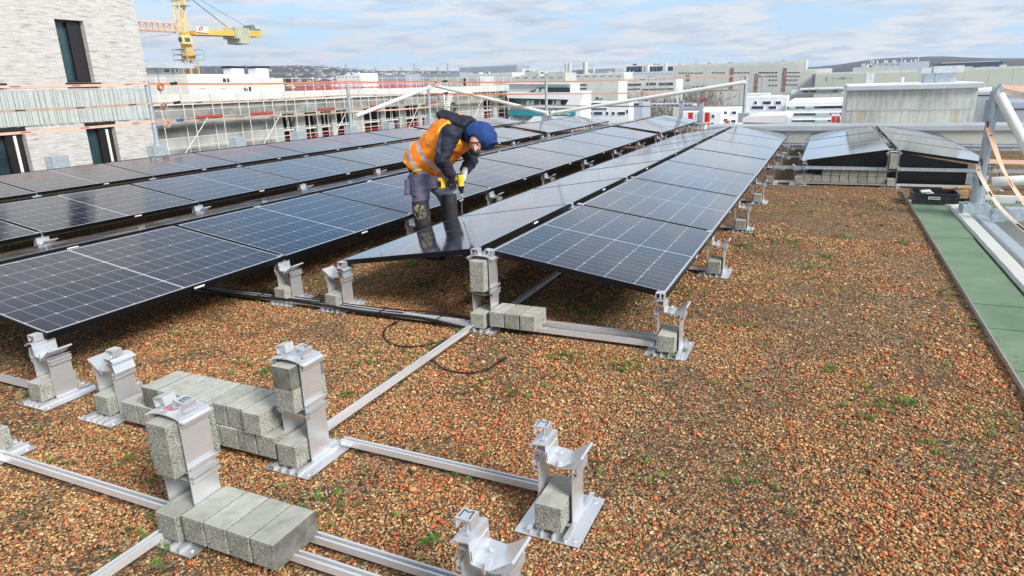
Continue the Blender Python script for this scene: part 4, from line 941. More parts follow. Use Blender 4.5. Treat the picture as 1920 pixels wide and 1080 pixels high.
# ------------------------------------------------------------------ generic buildings on planes facing the roof
def bldg(name, label, Y, u0, v0, u1, m, depth=20, wins=(), winm=None, bands=(), roof=None, cat='building', zbase=None, par=0.0):
    vm = v0; depth = min(depth, .05*Y) if u1 < 1562 else depth; x0, x1 = oy(u0, vm, Y).x, oy(u1, vm, Y).x; zt = oy((u0+u1)/2, v0, Y).z; zb = GROUND_Z-1 if zbase is None else zbase
    t = thing(name, label, cat, (x0, Y, zb)); W = x1-x0; Hh = zt-zb
    g = MB(); g.box(0, W, 0, depth, 0, Hh)
    g.build('wall', m, t)
    if roof: g = MB(); g.box(-par, W+par, -par, depth+par, Hh+.01, Hh+.01+roof[1]); g.build('roof', roof[0], t)
    px = Y/F*1.02
    rs = random.Random(hash(label) % 1000 if False else sum(map(ord, label)))
    if W > 12 and Y < 800 and cat == 'building':
        g = MB(); q = 0
        while q < W:
            q += max(W/14, 4)*rs.uniform(.8, 1.2)
            if q < W: g.box(q, q+px*.35, -.02-px*.1, -.002, 0, Hh-.05)
        g.build('facade_joint', CONC if m is not CONC else CONCD, t)
        for k in range(rs.randint(3, 7)):
            a_ = rs.uniform(.03, .9)*W; w_ = rs.uniform(2, 7)*px*1.3; h_ = rs.uniform(1, 2.6)*px*1.3
            g = MB(); g.box(a_, min(a_+w_, W), 1+px, min(1+px+w_*.5, depth-.1), Hh+.02+(roof[1] if roof else 0), Hh+h_+(roof[1] if roof else 0)); g.build('roof_unit', rs.choice((METC, GREYB, CONC, WHITE)), t)
    def rect(r, dpt): 
        a, b, c, d = r; p = oy(a, d, Y); q = oy(c, d, Y); z1 = oy((a+c)/2, b, Y).z; z0 = oy((a+c)/2, d, Y).z
        return p.x-x0, q.x-x0, z0-zb, z1-zb
    for r in wins:
        x_, X_, z0, z1 = rect(r, 0); e = max(.05, px*.25)
        g = MB(); g.box(x_-e, X_+e, -e, -.003, z0-e, z0); g.box(x_-e, X_+e, -e, -.003, z1, z1+e); g.box(x_-e, x_, -e, -.003, z0, z1); g.box(X_, X_+e, -e, -.003, z0, z1); f = g.build('window', m, t)
        g = MB(); g.box(x_, X_, -e*.4, -.004, z0, z1); g.build('pane', winm or GLASSB, f)
    for r, mm, nm in bands:
        x_, X_, z0, z1 = rect(r, 0); g = MB(); g.box(x_, X_, -max(.1, px*.5), -.003, z0, z1); g.build(nm, mm, t)
    return t, x0, zb
def winrow(u0, u1, v0, v1, n, gap=.4):
    s = (u1-u0)/n; return [(u0+i*s+s*gap/2, v0, u0+(i+1)*s-s*gap/2, v1) for i in range(n)]

# building site
DIRTY = varied('weathered_shell_concrete', (.28, .28, .255), (.47, .47, .43), .5, .9, detail=9, stretch=(1, 1, .6))
def site():
    X = -34.0
    y0, y1 = 22.0, ox(952, 190, X).y
    zt = ox(300, 177, X).z; zs = zt-.62; zw1 = ox(530, 214, X).z; zw0 = zw1-2.3
    t = thing('concrete_shell_building', 'long grey concrete building shell under construction behind the strap fence', 'building', (X, 0, 0))
    rows = []
    y = ox(530, 214, X).y
    us = [(530, 553), (572, 595), (602, 622), (630, 660), (683, 715), (723, 750), (760, 787), (792, 803), (845, 856), (908, 926), (934, 952)]
    ops = [(ox(a, 225, X).y, ox(b, 225, X).y) for a, b in us]; ops = [(a, b) for a, b in ops if b-a > .3]
    g = MB(); yy = y0
    for a, b in ops: g.box(-.4, 0, yy, a, -18, zs-.7); g.box(-.4, 0, a, b, -18, zw0); g.box(-.4, 0, a, b, zw1, zs-.7); yy = b
    g.box(-.4, 0, yy, y1, -18, zs-.7); g.box(-25, -.4, y1-.4, y1, -18, zs-.7); g.build('wall', DIRTY, t)
    g = MB(); g.box(-.38, -.02, y0, y1, zs-.698, zs-.002); g.build('upstand_wall', CONCD, t)
    g = MB(); g.box(-26, .15, y0, y1+.2, zs, zt-.25); g.box(-.15, .15, y0, y1+.2, zt-.248, zt); g.build('floor_slab', CONCL, t)
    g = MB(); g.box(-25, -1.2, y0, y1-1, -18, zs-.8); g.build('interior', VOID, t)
    for a, b in ops:
        g = MB(); h_ = (zw1-zw0)/2
        for z in (zw0+.3, zw0+.55, zw0+.8): g.box(-.3, -.24, a, b, z, z+.09)
        g.build('opening_guard', REDB, t)
        g = MB(); g.box(-.22, -.17, a, b, zw0+h_, zw0+h_+.12); g.box(-.22, -.17, (a+b)/2-.04, (a+b)/2+.04, zw0+h_+.13, zw1); g.build('opening_frame', WHITEP, t)
    # darker strips on the lower left wall storeys
    g = MB()
    for z0_, z1_ in ((zw1-.9, zw1-.35), (zw0-.2, zw0+.7)): g.box(.003, .012, y0, ox(512, 225, X).y, z0_, z1_)
    g.build('dark_wall_strip', CONCD, t)
    # setback upper storey
    Xp = -38.0; a, b, c = ox(352, 150, Xp).y, ox(484, 150, Xp).y, ox(540, 150, Xp).y; zu = ox(420, 139, Xp).z
    p = thing('concrete_roof_storey', 'pale bare concrete upper storey with two small openings on the building shell', 'building', (Xp, 0, zt-.24))
    H2 = zu-zt+.24
    g = MB(); g.box(-6, 0, a, b, 0, H2); g.build('front_wall', CONCL, p); g = MB(); g.box(-6, -.5, b+.01, c, 0, H2-.25); g.build('side_wall', CONC, p)
    for (u0, v0, u1, v1) in ((417, 146, 429, 154), (457, 163, 470, 171)):
        g = MB(); ya, yb = ox(u0, v0, Xp).y, ox(u1, v0, Xp).y; z1 = ox(u0, v0, Xp).z-p.location.z; z0 = ox(u0, v1, Xp).z-p.location.z
        g.box(.002, .03, ya, yb, z0, z1); f = g.build('opening', VOID, p)
        g = MB(); g.box(.0305, .06, (ya+yb)/2-.05, (ya+yb)/2+.05, z0, z1); g.build('post', CONC, f)
    g = MB(); ya, yb = ox(536, 150, Xp-.5).y, ox(543, 150, Xp-.5).y; g.box(-.499, -.47, ya, yb, ox(540, 158, Xp).z-p.location.z, ox(540, 146, Xp).z-p.location.z); g.build('opening', VOID, p)
    for i, (ua, ub) in enumerate(((352+19, 386), (410, 424), (449, 464))):
        g = MB(); ya, yb = ox(ua, 170, Xp).y, ox(ub, 170, Xp).y; zb, zc = .01, ox(ua, 165, Xp).z-p.location.z
        g.path([(.08, ya, zb), (.08, ya, zc), (.08, yb, zc), (.08, yb, zb)], .035, 6); g.build('guard_hoop', WHITEP, p)
    for u0, u1, l in ((434, 457, 'left'), (480, 503, 'right')):
        Xv = -44; ya, yb = ox(u0, 130, Xv).y, ox(u1, 130, Xv).y; z0, z1 = ox(445, 141, Xv).z-1, ox(u0, 124, Xv).z
        v = thing('roof_shaft', f'small white roof shaft with black lid, {l} one of the two on the building shell', 'roof shaft', (Xv, ya, z0), 'white roof shafts with black lids')
        g = MB(); g.box(-.9, 0, 0, yb-ya, 0, z1-z0-.14); g.build('shaft', WHITE, v); g = MB(); g.box(-.95, .08, -.08, yb-ya+.08, z1-z0-.13, z1-z0); g.build('lid', FRAME, v)
    # grey stair tower behind the brick building
    Xg = -40; a, b = ox(262, 160, Xg).y-3, ox(352, 150, Xg).y-.3
    v = thing('grey_hall', 'grey panelled hall with flat pale roof edge between brick building and crane', 'building', (Xg, a, -18)); zr = ox(300, 128, Xg).z+18
    g = MB(); g.box(-8, 0, 0, b-a, 0, zr); g.build('wall', varied('grey_panel', (.36, .37, .37), (.44, .45, .45), .5), v)
    g = MB(); g.box(-8.4, .5, -.3, b-a+.6, zr+.005, zr+.32); g.build('roof', METC, v)
    for u0, u1 in ((304, 318), (327, 334)):
        g = MB(); ya, yb = ox(u0, 132, Xg).y-a, ox(u1, 132, Xg).y-a; g.box(.002, .05, ya, yb, ox(u0, 136, Xg).z+18, ox(u0, 129.5, Xg).z+18); f = g.build('window', WHITE, v)
        g = MB(); g.box(.051, .06, ya+.06, yb-.06, ox(u0, 135.4, Xg).z+18, ox(u0, 130, Xg).z+18); g.build('pane', GLASSB, f)
    g = MB()
    for i in range(7): g.box(.002, .03, 1.2*i+2, 1.2*i+2.06, 0, zr)
    g.build('panel_joint', CONCD, v)
    # scaffolding
    s = thing('scaffolding', 'white tube scaffolding with red toe boards along the concrete shell', 'scaffolding', (X+1.1, 0, 0))
    g1 = MB(); g2 = MB(); g3_ = MB(); g4 = MB(); yy = y0; ztp = zt+.9; k = 0; lv = [zs-.75, zs-2.75, zs-4.75, zs-6.75]
    while yy < y1:
        for dx in (0, -.75): g1.tube((dx, yy, -12), (dx, yy, ztp-(.5 if dx else 0)), .02, 5, cap=False)
        yy += 2.07; k += 1
    for z in lv:
        for dz in (.5, 1.0): g2.tube((0, y0, z+dz), (0, y1, z+dz), .014, 5)
        g4.box(-.72, -.02, y0, y1, z-.06, z)
        q = y0
        while q < y1:
            if random.random() < .5: g3_.box(.03, .06, q+.05, min(q+2.0, y1), z, z+.14)
            q += 2.07
    for z in (zt+.35, zt+.8): g2.tube((0, y0, z), (0, y1, z), .014, 5)
    q = y0+4
    for i, yy in enumerate((27, 33, 40, 50, 62)):
        g1.tube((.05, yy, lv[1]), (.05, yy+2.07, lv[0]), .022, 5); g1.tube((.05, yy+2.07, lv[2]), (.05, yy, lv[1]), .022, 5)
    g1.build('standards', WHITEP, s); g2.build('guard_rails', WHITEP, s); g3_.build('toe_boards', REDB, s); g4.build('walkway', CONCD, s)
    # red guard rails on the far roof
    r_ = thing('red_guard_rails', 'rows of red guard rails on the flat roof of the building shell', 'guard rail', (0, 0, zt-.24)); g = MB()
    for xx in (-40, -46, -52):
        ya = ox(545, 170, xx).y; yb = ox(800, 160, xx).y
        for z in (.45, .9): g.box(xx, xx+.05, ya, yb, z, z+.05)
        j = ya
        while j < yb: g.box(xx-.05, xx-.01, j, j+.06, 0, 1.0); j += 2.4
    g.build('rails', REDB, r_)
    # ladder seen over the worker's back
    g = MB(); a = ox(832, 205, X+2); b = ox(840, 180, X+2)
    for d in (0, .9): g.tube((a.x, a.y+d, a.z-3), (b.x-.4, b.y+d, b.z+.4), .07, 6)
    for i in range(14): p_ = a.lerp(b, i/7-.6); g.tube(p_, p_+Vector((0, .9, 0)), .05, 5)
    tag(g.build('site_ladder', WHITEP), 'white ladder leaning on the scaffolding above the worker', 'ladder')
site()

# tower crane
def crane():
    X = -72.0
    def P(u, v): return ox(u, v, X)
    b = P(345, 100); sc_ = P(345, 60).z-P(345, 61).z     # metres per photo pixel
    t = thing('tower_crane', 'yellow tower crane with a short counter jib standing behind the grey hall', 'crane', (X, b.y, 0)); y0 = b.y
    def Q(u, v): p = P(u, v); return Vector((0, p.y-y0, p.z))
    def lattice(g, a, c, wd, n, r, top=None):
        d = (c-a); u_ = d.normalized(); s1 = Vector((1, 0, 0)); s2 = u_.cross(s1).normalized()
        cs = [(s1*i+s2*j)*wd/2 for i, j in ((-1,-1),(1,-1),(1,1),(-1,1))]
        for q in cs: g.tube(a+q, c+q, r, 5, cap=False)
        for k in range(n):
            p, q = a+d*k/n, a+d*(k+1)/n
            for m_ in range(4):
                e0, e1 = (cs[m_], cs[(m_+1)%4]) if k % 2 else (cs[(m_+1)%4], cs[m_])
                g.tube(p+e0, q+e1, r*.6, 4, cap=False)
    tw = 16*sc_
    g = MB(); top = Q(351, 110); bot = Q(350, 145); bot = Vector((0, top.y+.3, -18)); lattice(g, Vector((0, bot.y, -18)), Vector((0, bot.y, top.z)), tw*1.25, 16, .085); g.build('mast', YEL, t)
    my = bot.y
    g = MB(); z0, z1 = Q(350, 111).z, Q(350, 99).z; g.lathe([(tw*.6, z0), (tw*.95, z0+.4), (tw*.9, (z0+z1)/2), (tw*.5, z1)], (0, my, 0), 12); g.box(-tw*.45, tw*.45, my-tw*.55, my+tw*.45, z1+.01, Q(350, 85).z); g.build('slewing_ring', YEL, t)
    g = MB(); 
    zr = Q(350, 112).z
    for q in (0, .6, 1.2): g.path([(tw*1.2, my-tw*1.3, zr+q), (tw*1.2, my+tw*1.3, zr+q), (-tw*1.2, my+tw*1.3, zr+q), (-tw*1.2, my-tw*1.3, zr+q), (tw*1.2, my-tw*1.3, zr+q)], .05, 4)
    for sx_ in (-1, 1):
        for sy_ in (-1, 0, 1): g.tube((sx_*tw*1.2, my+sy_*tw*1.3, zr-.2), (sx_*tw*1.2, my+sy_*tw*1.3, zr+1.2), .05, 4)
    g.build('platform_railing', GALV, t)
    g = MB(); c0, c1 = Q(334, 84), Q(350, 67); g.box(tw*.2, tw*.9, c0.y, c1.y, c0.z, c1.z); g.build('cab', YELP, t, bevel=.1)
    g = MB(); g.box(tw*.9+.01, tw*.9+.05, c0.y+.3, c0.y+(c1.y-c0.y)*.72, c0.z+(c1.z-c0.z)*.3, c1.z-.3); g.box(tw*.25, tw*.85, c0.y-.05, c0.y-.01, c0.z+(c1.z-c0.z)*.3, c1.z-.3); g.build('cab_window', GLASSB, t)
    g = MB(); g.box(-tw*.45, tw*.15, my-tw*.5, my+tw*.45, Q(350, 84.8).z, Q(350, 62).z); g.build('turntable_tower', YEL, t)
    g = MB(); za = Q(350, 61.8).z; ap = Q(343, -62)
    fy, by = Q(337, 60).y, Q(353, 60).y
    lattice(g, Vector((0, (fy+by)/2-.6, za)), Vector((0, Q(340, 0).y, Q(342, -20).z)), tw*.8, 6, .08)
    g.tube((0, by, za), (0, Q(342, 0).y, Q(342, -20).z), .1, 5); g.build('tower_head', YELP, t)
    g = MB(); zp = Q(342, 2).z
    g.path([(1, Q(331, 2).y, zp), (1, Q(347, 2).y, zp), (-1, Q(347, 2).y, zp), (-1, Q(331, 2).y, zp), (1, Q(331, 2).y, zp)], .06, 4); g.box(-1, 1, Q(332, 2).y, Q(346, 2).y, zp-.6, zp-.5); g.build('head_platform', GALV, t)
    # main jib to the left, passing behind the brick building
    g = MB(); a = Q(337, 60); c = Q(262, 56); d = c-a; e = a+d*2.2
    a0 = Vector((0, a.y, a.z)); e0 = Vector((0, e.y, e.z)); hj = Q(300, 42).z-Q(300, 58.5).z
    for x in (-.7, .7): g.tube(a0+Vector((x, 0, 0)), e0+Vector((x, 0, 0)), .09, 5)
    f0 = Q(326, 44); g.tube((0, f0.y, f0.z), (0, e.y, e.z+hj*.9), .11, 5)
    n = 15
    for k in range(n):
        p0 = a0.lerp(e0, k/n); p1 = a0.lerp(e0, (k+1)/n); pm = (p0+p1)/2; 
        if pm.y < f0.y: pt = Vector((0, pm.y, pm.z+hj)) 
        else: continue
        for x in (-.7, .7): g.tube(p0+Vector((x, 0, 0)), pt, .04, 4, cap=False); g.tube(p1+Vector((x, 0, 0)), pt, .04, 4, cap=False)
    g.tube((0, f0.y, f0.z), a0, .1, 5); g.build('jib', varied('jib_red_brown', (.62, .34, .22), (.72, .52, .36), .6), t)
    g = MB(); a = Q(356, 61); c = Q(481, 62.5); c2 = Q(481, 66); g.prism([(a.y, a.z-.3), (c.y, c.z-.5), (c.y, c.z+.30), (a.y, a.z+.15)], 'x', -.9, .9); g.build('counter_jib', YEL, t)
    g = MB(); 
    for v in (52, 56):
        g.tube(Q(378, v)+Vector((.8, 0, 0)), Q(425, v+1)+Vector((.8, 0, 0)), .05, 4)
    for u in range(378, 426, 8): g.tube(Q(u, 52)+Vector((.8, 0, 0)), Q(u, 61)+Vector((.8, 0, 0)), .05, 4)
    g.build('counter_jib_railing', YELP, t)
    g = MB(); p, q = Q(358, 61), Q(378, 51.5); g.box(.95, 1.05, p.y, q.y, p.z, q.z); sgn = g.build('company_board', WHITE, t)
    g = MB(); y_, z_ = p.y, p.z; W, Hh = q.y-p.y, q.z-p.z
    g.prism([(y_+W*.13, z_+Hh*.25), (y_+W*.42, z_+Hh*.25), (y_+W*.62, z_+Hh*.95), (y_+W*.30, z_+Hh*.95)], 'x', 1.051, 1.06); g.build('red_emblem', RED, sgn)
    g = MB(); g.prism([(y_+W*.27, z_+Hh*.42), (y_+W*.33, z_+Hh*.42), (y_+W*.46, z_+Hh*.8), (y_+W*.40, z_+Hh*.8)], 'x', 1.061, 1.065); g.prism([(y_+W*.33, z_+Hh*.25), (y_+W*.72, z_+Hh*.25), (y_+W*.68, z_+Hh*.34), (y_+W*.36, z_+Hh*.34)], 'x', 1.061, 1.065); g.build('white_stroke', WHITE, sgn)
    bal = MB(); p, q = Q(432, 82), Q(456, 66)
    for i in range(8):
        a_ = p.y+(q.y-p.y)*i/8; bal.box(-1.2, 1.2, a_+.05, a_+(q.y-p.y)/8-.03, p.z+(.0 if i > 1 else .6), Q(440, 53).z if True else q.z)
    bal.build('counterweight', varied('weathered_weight', (.55, .52, .36), (.40, .43, .38), .5), t)
    g = MB(); p = Q(458, 61); q = Q(479, 50); g.box(-.8, .8, p.y, q.y, p.z+.2, p.z+(q.z-p.z)*.55); g.box(-.5, .5, p.y+.8, q.y-1, p.z+(q.z-p.z)*.56, q.z); g.tube((-.7, p.y+1, p.z+.6), (.7, p.y+1, p.z+.6), .4, 12); g.build('hoist_winch', varied('dark_machinery', (.08, .10, .10), (.22, .26, .26), 1.5), t)
    tipz = Q(342, -20); g = MB(); g.tube(tipz, Q(462, 50), .05, 5); g.tube(tipz+Vector((0, 0, -.3)), Q(430, 54), .09, 5); g.tube(Q(258, 72), Q(334, 63), .04, 4); g.build('tie_bar', GALVD, t)
crane()

# teal and white office with slanted window bands
def slant_office():
    Y = 70.0
    t, x0, zb = bldg('wavy_office', 'white futuristic office with slanted window bands and a teal lettered fascia', Y, 955, 173, 1089, WHITE, 22)
    def poly(pts, m, nm, y0=-.1, y1=-.003):
        g = MB(); g.prism([((oy(u, v, Y).x-x0), (oy(u, v, Y).z-zb)) for u, v in pts], 'y', y0, y1); return g.build(nm, m, t)
    poly([(955, 157), (1070, 157.5), (1070, 173), (955, 173)], varied('light_grey_fascia', (.50, .52, .53), (.56, .58, .59), .3), 'upper_storey', -.05, 3)
    poly([(952, 155.5), (1071, 156), (1071, 158), (952, 157.5)], WHITE, 'roof_edge', -.4, 3)
    poly([(991, 173), (1012, 164), (1069, 164), (1069, 173)], GLASSB, 'slanted_window', -.12, -.052)
    for a, b in ((1004, 1012), (1014, 1022)): poly([(a, 172.6), (a+3, 166), (b, 166), (b, 172.6)], varied('pale_green_blind', (.34, .52, .50), (.45, .62, .58), .5), 'blind', -.14, -.122)
    poly([(955, 184), (1024, 186), (1068, 187), (1062, 197), (955, 197)], GLASSB, 'window_band', -.12)
    for a, b in ((987, 994), (995, 1002), (1011, 1014), (1036, 1040), (1042, 1052)): poly([(a, 196), (a+2, 188), (b, 188), (b, 196)], MATS['pale_green_blind'], 'blind', -.16, -.121)
    poly([(952, 173.5), (1094, 173), (1096, 176), (1088, 199), (1080, 202), (955, 200), (955, 197.3), (1063, 197.3), (1069, 186.5), (955, 183.5)], WHITE, 'white_band', -.5)
    poly([(955, 206), (1080, 207), (1080, 216), (1062, 217), (955, 216)], TEAL, 'teal_fascia', -.3)
    poly([(962, 217), (1000, 217), (990, 225), (968, 221)], GLASSB, 'lower_window', -.3)
    poly([(1003, 217.5), (1080, 218), (1080, 230), (990, 230)], WHITE, 'lower_band', -.32)
    cu = bpy.data.curves.new('sign_text', 'FONT'); cu.body = 'aphone'; cu.size = 1.05; cu.extrude = .02; cu.align_x = 'RIGHT'
    tmp = bpy.data.objects.new('tmp', cu); C.objects.link(tmp); dg = bpy.context.evaluated_depsgraph_get(); me = bpy.data.meshes.new_from_object(tmp.evaluated_get(dg)); bpy.data.objects.remove(tmp)
    o = bpy.data.objects.new('sign_letters', me); me.materials.clear(); me.materials.append(WHITE); C.objects.link(o); o.parent = t; p = oy(1071.5, 214.5, Y); o.location = (p.x-x0, -.34, p.z-zb); o.rotation_euler = (R(90), 0, 0)
slant_office()
WR = winrow
bldg('blank_white_block', 'blank white rendered block with one small emblem between bare trees', 92, 1104, 152, 1159.5, CONCL, 12, bands=[((1118, 182, 1121, 185.5), VOID, 'emblem'), ((1123, 183, 1132, 185), GREYB, 'emblem_text'), ((1107, 190.5, 1140, 192), NAVY, 'painted_shadow_strip')])  # navy strip on the wall face: a shadow line put in as colour
bldg('white_window_office', 'white office with rows of small dark windows in front of the blank white block', 80, 1098, 191, 1180, WHITE, 16, wins=[(1103, 193, 1137, 198), (1104, 203, 1138, 206)]+[(1103, 210, 1111, 215.5), (1113, 210, 1130, 215.5), (1136, 210, 1141, 215.5), (1147, 210, 1153, 215.5), (1158, 210, 1172, 215.5), (1174, 206, 1178, 212)], winm=NAVY)
bldg('dark_wing', 'dark glass wing right of the white windowed office', 82, 1180, 192, 1205, GREYB, 14, wins=[(1181, 194, 1198, 199)], winm=NAVY)
bldg('white_cube_house', 'white two storey block with coloured flags in front', 74, 1272, 210, 1352, WHITE, 14, wins=[(1293, 215, 1299, 221), (1306, 215, 1311, 221), (1323, 215, 1327, 221), (1334.5, 215, 1339.5, 221), (1306, 230, 1310, 233), (1322, 230, 1326, 233), (1333, 230, 1338, 233)], winm=NAVY)
bldg('white_taller_block', 'taller white block with a red car bay beside the flags', 76, 1316, 202, 1386, WHITE, 15, wins=[(1355, 209, 1363, 214), (1372, 209, 1380, 214), (1353, 223, 1364, 228), (1371, 225, 1379, 230)], winm=GLASSB, bands=[((1360, 226, 1367, 231), REDB, 'red_sign')])
bldg('low_dark_roof_hall', 'low hall with bluish roof behind the white flag block', 95, 1262, 200, 1395, BEIGE, 20, bands=[((1280, 201, 1312, 206), GREYB, 'window_band')])
for i, (u, m_) in enumerate(((1289, RED), (1306, mat('flag_blue_yellow', (.10, .25, .55), .6)), (1320, RED))):
    Yf = 60; p = oy(u, 211, Yf); t = thing('flag', f'{["red flag left of the blue one","blue flag between two red ones","red flag beside the right thin post"][i]} before the white block', 'flag', (p.x, Yf, p.z-3)); g = MB(); g.tube((0, 0, -14), (0, 0, 3.1), .04, 6); g.build('pole', WHITEP, t)
    g = MB()
    for k in range(5):
        g.add([(.05+.09*k, .03*math.sin(k*1.4), .9), (.05+.09*(k+1), .03*math.sin((k+1)*1.4), .9), (.05+.09*(k+1), .03*math.sin((k+1)*1.4), 3.0), (.05+.09*k, .03*math.sin(k*1.4), 3.0)], [(0, 1, 2, 3)])
    g.build('cloth', m_, t)
bldg('white_villa_office', 'white office with square dark windows left of the striped office', 96, 1393, 186, 1476, WHITE, 16, wins=[(1414, 190, 1419, 195.5), (1430, 190, 1445, 195.5), (1454, 190, 1464, 195.5), (1409, 199, 1431, 204.5), (1441, 199, 1455, 204.5)], winm=NAVY, roof=(WHITE, .3))
bldg('villa_roof_box', 'small flat roof box on the white office with square windows', 98, 1421, 181, 1462, WHITE, 8, zbase=oy(1440, 186, 96).z+.35)
bldg('striped_office', 'wide white office striped by three dark window bands', 84, 1474, 192, 1590, WHITE, 20, wins=[(1476, 199, 1581, 204), (1486, 212, 1581, 217), (1484, 225, 1581, 229)]+[], winm=GLASSB, bands=[((1479, 199.2, 1491, 203.8), MATS['pale_green_blind'], 'blind'), ((1509, 199.2, 1526, 203.8), MATS['pale_green_blind'], 'blind'), ((1529, 212.2, 1556, 216.8), MATS['pale_green_blind'], 'blind'), ((1528, 225.2, 1552, 228.8), MATS['pale_green_blind'], 'blind')])
for u, w_ in ((1560, 3.2), (1569, 2.4), (1578, 1.6)):
    Yf = 70; p = oy(u, 213, Yf); q = oy(u, 230, Yf); t = thing('red_banner', f'tall red and white banner before the striped office, {["leftmost","middle","rightmost narrow"][(u-1560)//9]} of three', 'banner', (p.x, Yf, q.z), 'red banners'); g = MB(); g.box(-.04, 0, -.03, .03, -12, p.z-q.z); g.build('pole', WHITEP, t)
    g = MB(); g.prism([(.002, 0), (w_*.075*2.2, 0), (w_*.05*2.2, .72*(p.z-q.z)), (.002, .72*(p.z-q.z))], 'y', -.01, .01); g.build('cloth', RED, t); g = MB(); g.prism([(.002, .725*(p.z-q.z)), (w_*.05*2.2, .725*(p.z-q.z)), (w_*.05*2.2, p.z-q.z), (.002, p.z-q.z)], 'y', -.01, .01); g.build('cloth_top', WHITE, t)
# mid distance
bldg('site_end_block', 'pale concrete block with a long strip window right of the worker', 96, 868, 160, 957, CONCL, 20, wins=WR(879, 946, 164, 167.5, 11, .3))
bldg('concrete_core', 'bare concrete stair core with a dark slot above the worker', 88, 805, 145, 900, CONC, 12, wins=[(870, 147, 874, 161)], winm=VOID)
bldg('band_office', 'pale office with horizontal window bands behind the bare trees', 210, 1168, 150, 1268, CONCL, 20, wins=[(1172, 157, 1202, 161), (1212, 155, 1230, 160), (1235, 155, 1262, 160), (1172, 166, 1200, 168.5), (1205, 166, 1262, 168.5)])
bldg('tree_office', 'pale office glimpsed through bare trees left of the blank white block', 190, 1058, 152, 1104, CONCL, 20, wins=[(1070, 158, 1100, 161), (1070, 165, 1100, 168), (1060, 172, 1100, 174)])
f1 = bldg('beige_factory', 'huge beige factory front with strip windows and red brown stair towers', 330, 1262, 123, 1512, BEIGE, 60, wins=WR(1272, 1300, 136, 138, 5, .25)+WR(1302, 1318, 136, 138, 3, .25)+WR(1334, 1360, 135.5, 137.5, 5, .25)+WR(1376, 1406, 135.5, 137.5, 5, .25)+WR(1422, 1458, 135, 137.5, 6, .25)+WR(1422, 1458, 142, 144, 6, .25)+WR(1440, 1458, 149, 151, 3, .25)+WR(1440, 1458, 159, 161, 3, .25)+WR(1472, 1500, 135, 137, 5, .25)+WR(1472, 1500, 142, 144, 5, .25)+WR(1472, 1496, 149, 151, 5, .25)+WR(1472, 1496, 158, 160, 5, .25)+WR(1296, 1326, 161.5, 163.5, 4, .25), winm=VOID, bands=[((1367, 127, 1374, 166), REDBR, 'stair_tower'), ((1413, 138, 1420, 172), REDBR, 'stair_tower'), ((1465, 128, 1472, 172), REDBR, 'stair_tower'), ((1286, 140, 1293, 152), REDBR, 'stair_tower')], roof=(CONCL, 1.2))
bldg('beige_hall', 'long plain beige factory hall with outside ladder stairs', 300, 1500, 133, 1560, BEIGE, 60, bands=[((1522, 138, 1528, 160), GREYB, 'ladder_stair')], roof=(CONCL, .8))
bldg('beige_long_hall', 'very long low beige factory hall reaching to the right edge', 285, 1530, 132, 2080, varied('beige_green_cladding', (.50, .52, .43), (.56, .58, .49), .02), 60, bands=[((1549, 143, 1552, 152), GREYB, 'ladder'), ((1560, 146, 1600, 146.6), METC, 'pipe_run'), ((1578, 143, 1586, 148), GREYB, 'plant_box')], roof=(CONCL, .8))
bldg('pale_roof_hall', 'pale hall roof rising behind the long beige factory hall', 420, 1600, 125, 1690, BEIGE, 40)
bldg('louvre_block', 'small white louvred block against the long beige hall', 270, 1625, 137, 1640, WHITE, 8, wins=[(1631, 138.5, 1634, 139.3), (1631, 143, 1634, 143.8), (1631, 147, 1634, 147.8)], winm=GREYB)
# chimneyed plant on the hill
t, x0, zb = bldg('chimney_plant', 'pale plant with a row of thin chimneys below the wooded hill', 1500, 1616, 117, 1743, varied('pale_plant', (.55, .60, .68), (.62, .67, .74), .01), 60, wins=WR(1622, 1690, 119, 122, 6, .4), winm=GREYB)
for i, (u, v) in enumerate(((1634, 107), (1638, 113), (1646, 113), (1660, 112), (1664, 113), (1676, 112), (1680, 113), (1692, 109), (1698, 112), (1710, 112), (1718, 111), (1724, 104))):
    p = oy(u, v, 1500); g = MB(); g.tube((p.x-x0, 10, oy(u, 118, 1500).z-zb), (p.x-x0, 10, p.z-zb), 1.2 if v > 110 else .7, 8); g.build('chimney', WHITEP, t)
bldg('dark_blue_plant', 'dark blue industrial hall below the wooded hill at right', 1100, 1760, 117, 1880, NAVY, 60, bands=[((1765, 116, 1875, 117), WHITE, 'roof_line')])
for i, (u0, v0, u1, m_, l) in enumerate(((1803, 124.5, 1824, BEIGE, 'beige square hall right of the stair house ventilator'), (1838, 124.5, 1864, GREYB, 'grey blue square hall before the dark blue plant'), (1876, 125, 1884, GREYB, 'narrow grey tower block near the right edge'), (1886, 128, 1960, WHITE, 'white low hall at the right edge below the hill'), (1806, 130, 1840, WHITE, 'white perforated hall right of the ventilator'))):
    bldg('far_hall', l, 620-i*30, u0, v0, u1, m_, 30, wins=WR(u0+3, u1-3, v0+3, v0+4.5, 4, .4) if i in (3, 4) else ())
bldg('grey_warehouse', 'big windowless grey blue warehouse on the horizon', 900, 861, 125.5, 969, GREYB, 80, roof=(METC, 1.0))
t, x0, zb = bldg('power_station', 'grey blue power station with pale chimneys on the horizon', 1200, 1072, 129.5, 1153, GREYB, 60, bands=[((1085, 137, 1100, 139), NAVY, 'window_band'), ((1126, 137, 1140, 139), NAVY, 'window_band')])
for u0, u1, v in ((1061, 1066, 118), (1067.5, 1073, 118), (1095, 1103.5, 117), (1112.5, 1117, 127)):
    a, b = oy(u0, v, 1199).x-x0, oy(u1, v, 1199).x-x0; r_ = (b-a)/2; g = MB(); g.tube(((a+b)/2, -6, 0), ((a+b)/2, -6, oy(u0, v, 1199).z-zb), r_, 14); g.build('chimney', CONCL, t, smooth=True)
